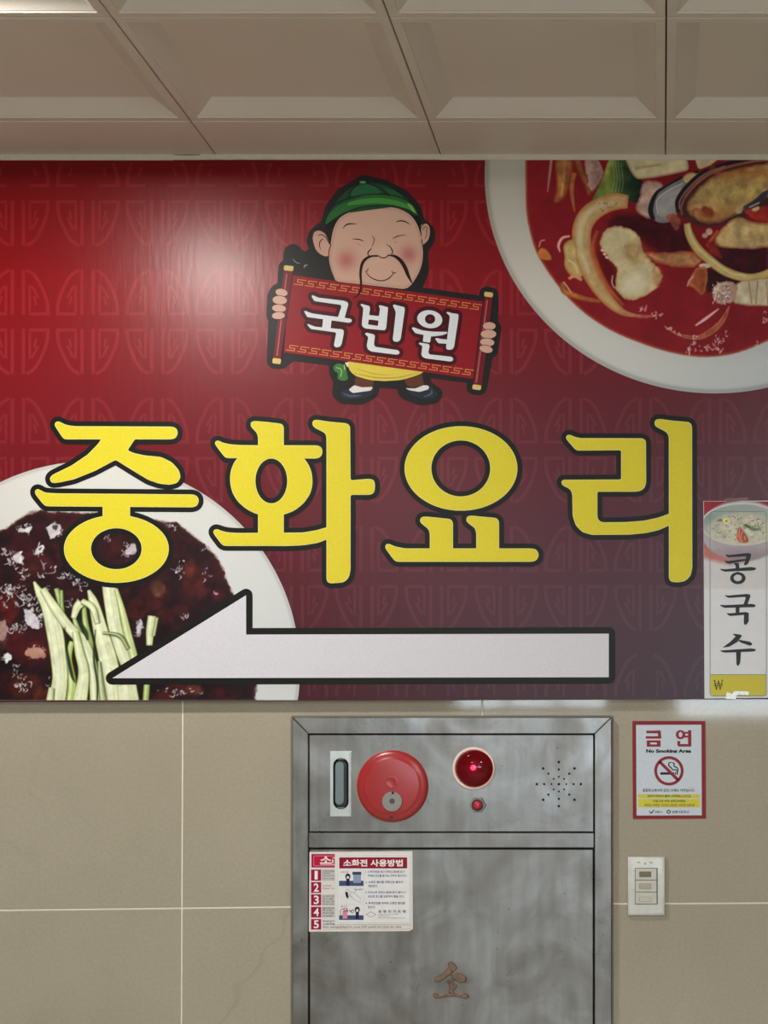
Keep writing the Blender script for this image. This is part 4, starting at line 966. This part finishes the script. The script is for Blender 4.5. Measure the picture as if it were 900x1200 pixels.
# small pilot lamp
o = MB().lathe(560.0, 943.2, [(9.8, 0.0117), (9.8, 0.0138), (8.8, 0.0148), (7.2, 0.0145)], 6).build('pilot_lamp_nut', flat('nut_grey', (128, 126, 118), 0.4, 0.6), cab); pn = o
o = MB().lathe(559.4, 943.7, [(7.0, 0.0118), (6.9, 0.0152)], 24).build('pilot_lamp_socket', flat('socket_dark', (40, 12, 14), 0.5), pn)
m, nt, bs = newmat('pilot_red'); bs.inputs['Base Color'].default_value = (.45, .01, .04, 1); bs.inputs['Roughness'].default_value = .15; bs.inputs['Emission Color'].default_value = (1, .03, .12, 1); bs.inputs['Emission Strength'].default_value = 0.08
o = MB().lathe(559.2, 943.6, [(4.6, 0.0153), (4.5, 0.0180), (3.2, 0.0200), (1, 0.0210)], 24).build('pilot_lamp_lens', m, pn); smooth_soft(o, 60)
# lower door with the cast character
door = MB().slab(rect(362.9, 995.6, 695, 1528.5), 0.0041, 0.0120, 0.6).build('lower_door', STEEL, cab)
BRONZE = flat('aged_bronze', (118, 98, 82), 0.34, 0.4, 0.2, 120)
G1 = lambda p: T(p, 490, 1115, .08889)
for p in ([(385,150),(430,133),(480,162),(515,205),(508,240),(460,272),(420,245),(400,195)], [(425,215),(452,260),(440,300),(380,335),(310,388),(250,408),(212,385),(222,348),(290,308),(360,250),(395,222)],
          [(420,300),(470,283),(540,288),(600,308),(637,350),(625,422),(590,405),(540,415),(490,385),(450,345)], [(448,330),(478,350),(470,395),(460,430),(470,480),(465,560),(395,565),(402,500),(410,440),(425,390)],
          [(400,370),(430,420),(420,455),(395,430),(368,395)], [(470,430),(518,448),(495,498),(452,520),(440,480)],
          [(188,572),(208,545),(240,548),(280,568),(350,555),(430,528),(520,560),(600,546),(660,570),(672,600),(640,630),(580,612),(500,597),(400,600),(320,607),(250,627),(210,610)]):
    q = fillet(G1(p), 1.2, 3)
    if area(q) < 0: q = q[::-1]
    MB().slab(q, 0.0121, 0.0168, 1.0).build('cast_character', BRONZE, door)
for o in door.children: pass

# ================================================================== INSTRUCTION STICKER ON THE DOOR
st = thing('instruction_sticker', 'white and magenta hydrant instruction sticker with five numbered boxes on the steel door', 'sticker', P(423, 1092, 0.0124))
ES = 0.0123
G2 = lambda p: T(p, 350, 985, 1/6)
R2 = lambda x0, y0, x1, y1, r=0: G2(rect(x0, y0, x1, y1, r, 3))
MB().slab(G2([(76,80),(800,74),(803,622),(776,637),(72,641)]), 0.0121, ES+.0001).build('paper', flat('paper', (212, 207, 204), .4), st)
def SP(nm, polys, col, lv, **k):
    o = art(nm, polys, col, ES+0.0002+lv*0.0001, st, **k); return tag(o, kind='stuff') if len(polys) > 1 else o
MAG = (150, 20, 66)
SP('header_box', [R2(90, 95, 254, 190)], MAG, 0); SP('header_line', [R2(104, 106, 254, 180, 6)], (206, 130, 156), 1); SP('header_fill', [R2(108, 110, 254, 176, 5)], (176, 22, 66), 2)
text('header_text', [('소', (G2([(150,0)])[0][0], 1003.3, G2([(232,0)])[0][0], 1012))], (226, 214, 218), ES+.0005, st, .03)
SP('header_fragment', [R2(238, 118, 254, 126), R2(234, 134, 246, 158, 4), R2(152, 165, 254, 171)], (220, 196, 204), 3)
for n_, (y0, y1) in enumerate(((204,283),(292,369),(378,456),(466,541),(552,626))):
    SP('number_box', [R2(87, y0, 158, y1)], MAG, 0)
    q = R2(106 if n_ else 112, y0+9, 142 if n_ else 134, y1-9); text('number', [(str(n_+1), (q[0][0], q[0][1], q[2][0], q[2][1]))], (232, 224, 226), ES+.0005, st, .02)
    if n_ in (0, 2, 3): SP('grey_band', [R2(162, y0, 254, y1)], (186, 186, 186), 0)
ln = []
for t_, x1_, y_ in (('소화전함을', 250, 208), ('여세요.', 225, 223), ('Open th', 250, 241), ('Fire Hy', 250, 262), ('소화전', 228, 312), ('Open th', 250, 331), ('소화전함', 250, 385), ('호스를', 240, 404), ('Press th', 250, 422), ('the noz', 250, 439), ('밸브를 왼', 250, 468), ('쪽으로', 235, 484), ('Hold the', 250, 502), ('nozzle', 240, 522)):
    q = G2([(168, y_), (x1_, y_+13)]); ln.append((t_, (*q[0], *q[1])))
text('small_text', ln, (92, 92, 98), ES+.0004, st)
text('small_text', [('화재진압이', (*G2([(168, 560)])[0], *G2([(252, 575)])[0])), ('소화전밸', (*G2([(172, 580)])[0], *G2([(252, 594)])[0]))], (52, 84, 140), ES+.0004, st, .01)
text('bottom_text', [('After extinguishing fire, press OFF switch and close the valve', (*G2([(168, 601)])[0], *G2([(722, 617)])[0]))], (70, 70, 74), ES+.0004, st, .008)
SP('bottom_line', [R2(166, 592, 786, 594), R2(166, 622, 786, 624), R2(784, 592, 786, 624)], (150, 148, 144), 1)
# second sheet pasted over the first
MB().slab(G2([(262,98),(784,92),(792,100),(790,586),(264,590)]), ES+.0002, ES+.0006).build('overlay_sheet', flat('paper_two', (216, 217, 219), .4), st)
L_ = 5
SP('sheet_border', [R2(270, 106, 272, 580), R2(270, 578, 784, 580), R2(782, 106, 784, 580), R2(270, 106, 784, 108)], (170, 168, 168), L_)
SP('sheet_header', [R2(285, 118, 763, 196, 5)], (138, 20, 48), L_)
text('sheet_title', [('소화전 사용방법', (*G2([(314, 133)])[0], *G2([(732, 183)])[0]))], (230, 222, 224), ES+.0008, st, .03)
BLU, NAVY = (62, 76, 116), (34, 32, 56)
SP('picture_floor', [R2(284, 283, 456, 319), R2(284, 525, 456, 558)], BLU, L_)
SP('picture_cabinet', [R2(384, 238, 438, 298)], (134, 150, 176), L_+1); SP('picture_cabinet_top', [R2(378, 220, 440, 240)], (52, 66, 104), L_+1)
SP('picture_people', [G2(ell(346, 253, 18, 21)), G2([(334,270),(358,270),(356,318),(336,318)]), G2(ell(412, 486, 18, 21)), G2([(400,500),(424,500),(422,552),(402,552)])], NAVY, L_+2)
SP('picture_faces', [G2(ell(346, 259, 9, 10)), G2(ell(412, 492, 9, 10))], (210, 208, 212), L_+3)
SP('picture_fire', [G2([(308,500),(318,478),(330,490),(346,476),(340,505),(344,548),(310,550)])], (200, 136, 146), L_+2)
SP('picture_fire_line', [stroke(G2([(296,520),(292,495),(312,480),(336,478),(346,500)]), .7), stroke(G2([(318,500),(338,490),(345,505)]), .8)], (130, 60, 70), L_+3)
SP('picture_hose', [stroke(G2([(356,488),(366,500),(378,486)]), .9), stroke(G2([(366,500),(378,510),(388,498),(380,484)]), .6)], (60, 60, 72), L_+3)
SP('picture_valve', [G2([(326,366),(344,358),(352,400),(342,408),(332,392)])], NAVY, L_+2)
SP('picture_hand', [stroke(G2(p), .45) for p in ([(352,352),(372,362),(392,372),(440,412)], [(362,385),(380,405),(410,425),(440,436)], [(366,368),(356,388),(376,392)], [(325,360),(336,344),(352,350)], [(392,372),(405,350),(440,346)])], (150, 140, 146), L_+2)
SP('picture_rule', [R2(284, 328, 458, 329.5), R2(284, 448, 458, 449.5), R2(459, 206, 460.5, 560)], (190, 190, 190), L_+1)
text('picture_labels', [('소화전함', (*G2([(294, 216)])[0], *G2([(350, 228)])[0])), ('밸브개방', (*G2([(390, 338)])[0], *G2([(450, 349)])[0])), ('불끄기', (*G2([(294, 458)])[0], *G2([(340, 469)])[0]))], (80, 80, 90), ES+.0009, st)
tl = []
for t_, x0_, x1_, y_ in (('1. 소화전함을 열고 관창(노즐)을 잡고', 470, 745, 211), ('적재된 호스를 불 타는 곳까지 끌고간다.', 486, 762, 238), ('2. 소화전 밸브를 왼쪽으로 돌려서', 470, 732, 283), ('개방한다.', 486, 556, 311),
                         ('3. 두손으로 관창(노즐)을 잡고 불이 난', 470, 752, 356), ('곳으로 호스를 조준하여 불을 끈다.', 486, 742, 384), ('4. 화재진압을 하려면 소화전 밸브를', 470, 748, 431), ('잠근다.', 486, 540, 459)):
    tl.append((t_, (*G2([(x0_, y_)])[0], *G2([(x1_, y_+18)])[0])))
text('instruction_text', tl, (66, 84, 128), ES+.0009, st, .012)
text('maker_text', [('공 영 전 기 조 명', (*G2([(558, 489)])[0], *G2([(752, 508)])[0]))], (50, 50, 56), ES+.0009, st, .015)
text('maker_small_text', [('소화전 표지 스티커 안내문', (*G2([(558, 514)])[0], *G2([(700, 523)])[0])), ('전화 및 주소', (*G2([(558, 527)])[0], *G2([(640, 536)])[0])), ('사용 전 반드시 안내문을 읽으십시오', (*G2([(558, 540)])[0], *G2([(750, 549)])[0]))], (120, 120, 124), ES+.0009, st)
dm = lambda k: G2([(508, 520-21*k), (508+38*k, 520), (508, 520+21*k), (508-38*k, 520)])
SP('diamond_mark', [dm(1)], (168, 120, 128), L_+1, holes=[dm(.82)])

# ================================================================== NO SMOKING SIGN
ns = thing('no_smoking_sign', 'white no smoking poster with red border on the tiled wall right of the cabinet', 'poster', P(784, 960, 0))
G5 = lambda p: T(p, 730, 830, .12222)
R5 = lambda x0, y0, x1, y1, r=0: G5(rect(x0, y0, x1, y1, r, 3))
MB().slab(G5([(90,122),(790,122),(797,1058),(95,1062)]), 0.0002, 0.0010).build('border', flat('poster_red', (134, 42, 52), .45, spec=.12), ns)
def NP(nm, polys, col, lv, **k):
    o = art(nm, polys, col, 0.0011+lv*0.0001, ns, **k); return tag(o, kind='stuff') if len(polys) > 1 else o
NP('border_line', [R5(104, 138, 776, 1045)], (116, 36, 52), 0, holes=[R5(110, 144, 770, 1039)])
NP('white_field', [G5([(126,160),(752,158),(756,1026),(131,1028)])], (192, 203, 213), 1)
POR = (136, 36, 50)
NP('letter', [G5([(224,215),(362,212),(368,290),(340,290),(334,240),(224,240)]), R5(218, 268, 368, 291), R5(228, 308, 361, 369)], POR, 2, holes=[R5(262, 328, 325, 346)])
NP('letter', [G5(ell(552, 253, 46, 44)), R5(624, 210, 656, 345), R5(585, 226, 630, 244), R5(585, 262, 630, 281), G5([(520,315),(549,313),(550,343),(656,343),(656,368),(536,368),(522,356)])], POR, 2, holes=[G5(ell(552, 252, 17, 25))])
text('english_text', [('No Smoking Area', (*G5([(222, 392)])[0], *G5([(655, 436)])[0]))], (26, 30, 36), .0014, ns, .055)
NP('prohibition_ring', [G5(ell(441, 600, 141, 141, 0, 56)), ], POR, 3, holes=[G5(ell(441, 600, 113, 113, 0, 48))])
NP('cigarette', [R5(358, 614, 492, 637), R5(498, 614, 508, 637), R5(514, 608, 526, 637)], (26, 30, 38), 2)
NP('smoke', [stroke(G5([(470,520),(445,522),(440,550),(462,570),(480,590),(510,590),(522,608)]), [.8, 1.3, 1.5, 1.4, 1.3, 1.3, 1]), stroke(G5([(470,520),(490,530),(490,555),(510,565),(526,580),(524,612)]), [.8, 1.5, 1.3, 1.4, 1.3, 1])], (26, 30, 38), 2)
NP('prohibition_slash', [G5([(342,522),(362,502),(540,678),(518,700)])], POR, 3)
NP('yellow_bar', [R5(143, 825, 738, 861)], (196, 192, 66), 2); NP('yellow_bar', [R5(145, 868, 740, 950)], (196, 192, 66), 2)
text('notice_text', [('공공장소에서의 금연, 이제는 의무입니다.', (*G5([(188, 772)])[0], *G5([(690, 803)])[0])), ('보령시보건소', (*G5([(470, 980)])[0], *G5([(636, 1007)])[0])), ('보령시', (*G5([(306, 984)])[0], *G5([(372, 1004)])[0]))], (44, 48, 56), .0014, ns, .02)
text('fine_text', [('금연구역에서 흡연 (과태료)', (*G5([(235, 829)])[0], *G5([(555, 857)])[0])), ('시설기준 위반 업주(과태료)', (*G5([(286, 878)])[0], *G5([(602, 906)])[0]))], (52, 50, 30), .0014, ns, .02)
text('fine_amount_text', [('10만원', (*G5([(565, 829)])[0], *G5([(650, 857)])[0])), ('1차위반 170만원  2차위반 330만원  3차위반 500만원', (*G5([(203, 915)])[0], *G5([(686, 944)])[0]))], (130, 70, 40), .0014, ns, .01)
NP('city_mark', [stroke(G5([(250,982),(262,1000),(275,1003),(288,985),(302,974)]), [.5, 1.3, 1.4, 1.2, .5])], (60, 70, 84), 2)
NP('health_centre_mark', [G5(ell(438, 992, 20, 19))], (44, 48, 60), 2, holes=[G5(ell(438, 992, 10, 10))])

# ================================================================== NOODLE FLYER TAPED ON THE BANNER
fl = thing('menu_flyer', 'tall narrow white menu flyer with a noodle bowl photo taped on the banner corner', 'flyer', P(868, 818, EB+.0016))
EF = EB+0.0021
MB().slab([(824.3,587.3),(911,586.6),(911.5,817.6),(825.6,818.6)], EB+.0015, EF, 0).build('paper', flat('flyer_paper', (200, 201, 204), .35, var=.02), fl)
c = Canvas(824.9, 587.6, 910.5, 690, 2.4, (200, 201, 204))
G8 = lambda p: T(p, 820, 580, .08889)
c.poly(G8([(0,0),(1100,0),(1100,700),(900,760),(600,900),(400,930),(200,880),(40,840)]), lambda X, Y: bilerp(X, Y, [824, 866, 911], [587, 640, 665], [[(146,40,52),(130,30,42),(146,40,52)],[(170,90,90),(170,120,110),(180,110,110)],[(182,132,126),(176,150,150),(190,170,168)]]), 5, .08, 0)
c.poly(G8([(40,660),(150,740),(300,800),(450,900),(350,930),(150,870),(40,840)]), (176, 110, 104), 6, .1, 6, .8)
c.poly(G8([(40,830),(200,880),(400,930),(600,915),(1100,740),(1100,1300),(0,1300)]), (200, 201, 204), 8, .02, 0)
c.poly(G8(ell(570, 470, 560, 400, 0, 60)), lambda X, Y: bilerp(X, Y, [824, 860, 911], [620, 640, 657], [[(170,166,176),(176,170,178),(176,172,178)],[(176,170,178),(166,158,168),(170,164,172)],[(160,140,146),(146,126,134),(150,134,140)]]), 3, .04, 0)
c.poly(G8(ell(560, 385, 545, 281, 0, 70)), (206, 206, 206), 1.2, .03, 0)
c.poly(G8(ell(560, 390, 525, 268, 0, 70)), lambda X, Y: bilerp(X, Y, [824, 866, 911], [590, 606, 635], [[(158,172,172),(146,162,162),(158,170,170)],[(130,150,148),(160,170,164),(166,172,170)],[(186,186,182),(196,196,186),(196,196,188)]]), 1.5, .04, 0)
c.poly(G8(ell(550, 445, 440, 212, 0, 60)), (188, 187, 170), 4, .16, 0, seed=81)
rs = np.random.RandomState(4)
for k in range(260):
    t, q = rs.rand()*6.28, math.sqrt(rs.rand()); x_, y_ = 550+400*q*math.cos(t), 445+185*q*math.sin(t); a_ = rs.rand()*3.1; l = 30
    c.line(G8([(x_, y_), (x_+l*.5*math.cos(a_), y_+l*.5*math.sin(a_)+6), (x_+l*math.cos(a_), y_+l*math.sin(a_))]), .7, (208, 206, 190) if k % 2 else (164, 160, 146), .8, 0, .6)
for k in range(70):
    t, q = rs.rand()*6.28, math.sqrt(rs.rand()); c.poly(G8(ell(520+350*q*math.cos(t), 430+170*q*math.sin(t), 9, 6, rs.rand()*180, 8)), (84, 84, 70), .7, 0, 0, .85)
c.poly(G8([(310,310),(380,295),(405,340),(395,390),(330,385),(305,350)]), (204, 202, 138), 2, .15, 6, seed=84); c.poly(G8(ell(350, 345, 14, 12, 0, 10)), (110, 110, 70), 1, 0, 0)
c.poly(G8([(220,345),(260,315),(300,320),(290,350)]), (86, 90, 84), 2, .3, 4, .8)
c.line(G8([(580,400),(640,420),(700,450),(800,455)]), [3, 4.5, 4, 2], (100, 118, 84), 2, .5); c.line(G8([(600,390),(650,430),(680,470)]), [2, 2, 1], (60, 84, 50), 1, .4); c.line(G8([(680,420),(760,410),(810,440)]), [1, 1.6, 1], (116, 132, 92), 1, .4)
c.poly(G8([(500,440),(535,415),(570,470),(640,570),(650,620),(580,640),(510,620),(480,560)]), (176, 92, 72), 1.5, .35, 5, seed=86)
for p in ([(530,440),(520,520),(530,600)], [(560,480),(545,560),(560,620)], [(590,540),(600,600)]): c.line(G8(p), .8, (214, 160, 140), .8, .2)
c.poly(G8([(590,440),(650,430),(720,500),(700,550),(620,530)]), (196, 200, 190), 2, .25, 6, .8, seed=87)
c.build('bowl_photo', EF+.0002, PHOTO, fl)
def FP(nm, polys, col, lv, **k):
    o = art(nm, polys, col, EF+.0003+lv*.0001, fl, **k); return tag(o, kind='stuff') if len(polys) > 1 else o
FP('frame_line', [rect(831.7, 599, 898.4, 816, 4, 5)], (112, 130, 126), 1, holes=[rect(832.4, 599.7, 897.7, 815.3, 3.4, 5)])
FP('price_box', [clip_rect(rect(832.5, 760, 897.6, 815.2, 4, 5), 820, 790.8, 900, 820)], (194, 184, 64), 0)
FP('price_line', [rect(832.4, 790.3, 897.7, 791)], (112, 130, 100), 2)
tag(FP('won_sign', [stroke([(837.4,797.2),(839.6,808.4)], 1.1, 1), stroke([(839.6,808.4),(841.9,797.6)], .7, 1), stroke([(841.9,797.6),(844.1,808.4)], 1.1, 1), stroke([(844.1,808.4),(846.4,797.2)], .7, 1),
    rect(836.6,801.2,847.2,801.8), rect(836.6,803.2,847.2,803.8), rect(836.2,796.8,838.8,797.4), rect(845,796.8,847.6,797.4)], (60, 58, 36), 3), kind='stuff')
GF = lambda p: T(p, 820, 640, .15)
f_ = lambda p: F(GF(p), 1.0)
for nm, pcs, hs in (('letter', [f_([(202,62),(225,70),(375,53),(403,60),(397,90),(378,138),(358,151),(344,146),(364,88),(356,80),(222,87),(206,76)]), f_([(190,110),(215,117),(362,99),(364,113),(228,138),(208,132)]), f_([(262,133),(305,130),(312,187),(280,190),(280,152)]), f_([(154,176),(195,181),(400,163),(440,168),(436,186),(405,191),(195,199),(172,191)]), GF(ell(298, 250, 60, 47)), f_([(285,212),(296,196),(312,212)])], [GF(ell(297, 248, 32, 26))]),
                 ('letter', [f_([(192,382),(225,386),(368,373),(396,379),(393,400),(368,468),(338,468),(360,402),(352,396),(225,404),(207,395)]), f_([(154,458),(195,461),(408,451),(439,459),(430,476),(400,477),(195,482),(170,472)]), f_([(280,472),(312,472),(308,530),(282,530)]), f_([(206,521),(235,525),(358,514),(383,520),(382,588),(366,612),(350,616),(344,600),(346,536),(240,546),(224,540)])], []),
                 ('letter', [f_([(256,690),(270,684),(325,692),(329,704),(292,750),(232,785),(176,794),(242,745),(282,704)]), f_([(296,738),(318,733),(394,747),(411,762),(406,776),(384,776),(326,755)]), f_([(156,815),(195,813),(400,799),(440,805),(434,820),(400,824),(200,832),(178,828)]), f_([(284,822),(322,822),(316,912),(300,938),(287,926)])], [])):
    FP(nm, pcs, (38, 42, 46), 3, holes=hs)
TAPE = flat('clear_tape', (188, 190, 176), 0.12, 0, .15, 200)
MB().slab([(852,811),(858,813.5),(860,809.8),(878,810.5),(877,814.5),(864,814),(862,819.6),(850,819)], EF+.0007, EF+.0011).build('tape', TAPE, fl)
MB().slab([(848,584.5),(876,582.8),(878,586),(852,588.6)], EF+.0003, EF+.0007).build('tape', flat('red_tape', (92, 8, 20), .3), fl)

# ================================================================== LIGHT SWITCH
sw = thing('light_switch', 'yellowed white three-gang light switch on the tiles right of the steel cabinet', 'switch', P(757.5, 1073, 0))
SWP = flat('switch_plate_plastic', (200, 203, 198), 0.25, 0, .06, 60); SWM = flat('switch_rocker_plastic', (186, 188, 178), 0.35, 0, .05, 80)
b = MB(); n4 = [rect(735.6, 1004, 779.2, 1072.6), inset(rect(735.6, 1004, 779.2, 1072.6), .9), inset(rect(735.6, 1004, 779.2, 1072.6), 4.0), ]
es_ = [0.0002, 0.0062, 0.0085]
b.v = [P(x, y, .0062) for x, y in n4[0]]; 
for v in b.v: v.y = -0.0002
b.v += [P(x, y, .0062) for x, y in n4[0]]+[P(x, y, .0078) for x, y in n4[1]]+[P(x, y, .0090) for x, y in n4[2]]; n = len(n4[0])
for q in range(3):
    for i in range(n): j = (i+1) % n; b.f.append((q*n+i, q*n+j, (q+1)*n+j, (q+1)*n+i))
b.f.append(tuple(range(3*n, 4*n))); pt = b.build('cover_plate', SWP, sw); smooth_soft(pt, 60)
MB().slab(rect(744.0, 1017.0, 770.7, 1059.8, .6, 2), 0.0091, 0.0093).build('switch_gap', flat('gap_grey', (92, 90, 82), .6), pt)
for k, (y0, y1, wy0, wy1, wc) in enumerate(((1017.7, 1031.1, 1021.6, 1027.7, (106, 94, 72)), (1031.7, 1045.2, 1035.5, 1041.6, (166, 158, 138)), (1045.7, 1059.2, 1051.4, 1056.6, (182, 182, 172)))):
    r_ = MB().slab(rect(744.7, y0, 769.6, y1, .5, 2), 0.0094, 0.0112, .5).build('rocker', SWM, sw)
    MB().slab(rect(748.8, wy0-.4, 763.4, wy1+.4, 1.2, 3), 0.0113, 0.0115).build('window_rim', flat('rim_grey', (150, 146, 132), .5), r_)
    MB().slab(rect(749.3, wy0, 762.9, wy1, 1.0, 3), 0.01155, 0.0118, .2).build('rocker_window', flat('window_tint', wc, .3, 0, .25, 500), r_)
for x, y, w_, h_ in ((748.5, 1010.5, 2.4, .9), (756, 1012, 1.4, 1.6), (763, 1010.8, 2.4, 1.0), (742.5, 1020.5, 1, .8), (741, 1043, .8, .7)):
    art('scuff', [ell(x, y, w_, h_, 10, 10)], (158, 160, 156), 0.0091, pt)
bpy.data.scenes.remove(TMP)
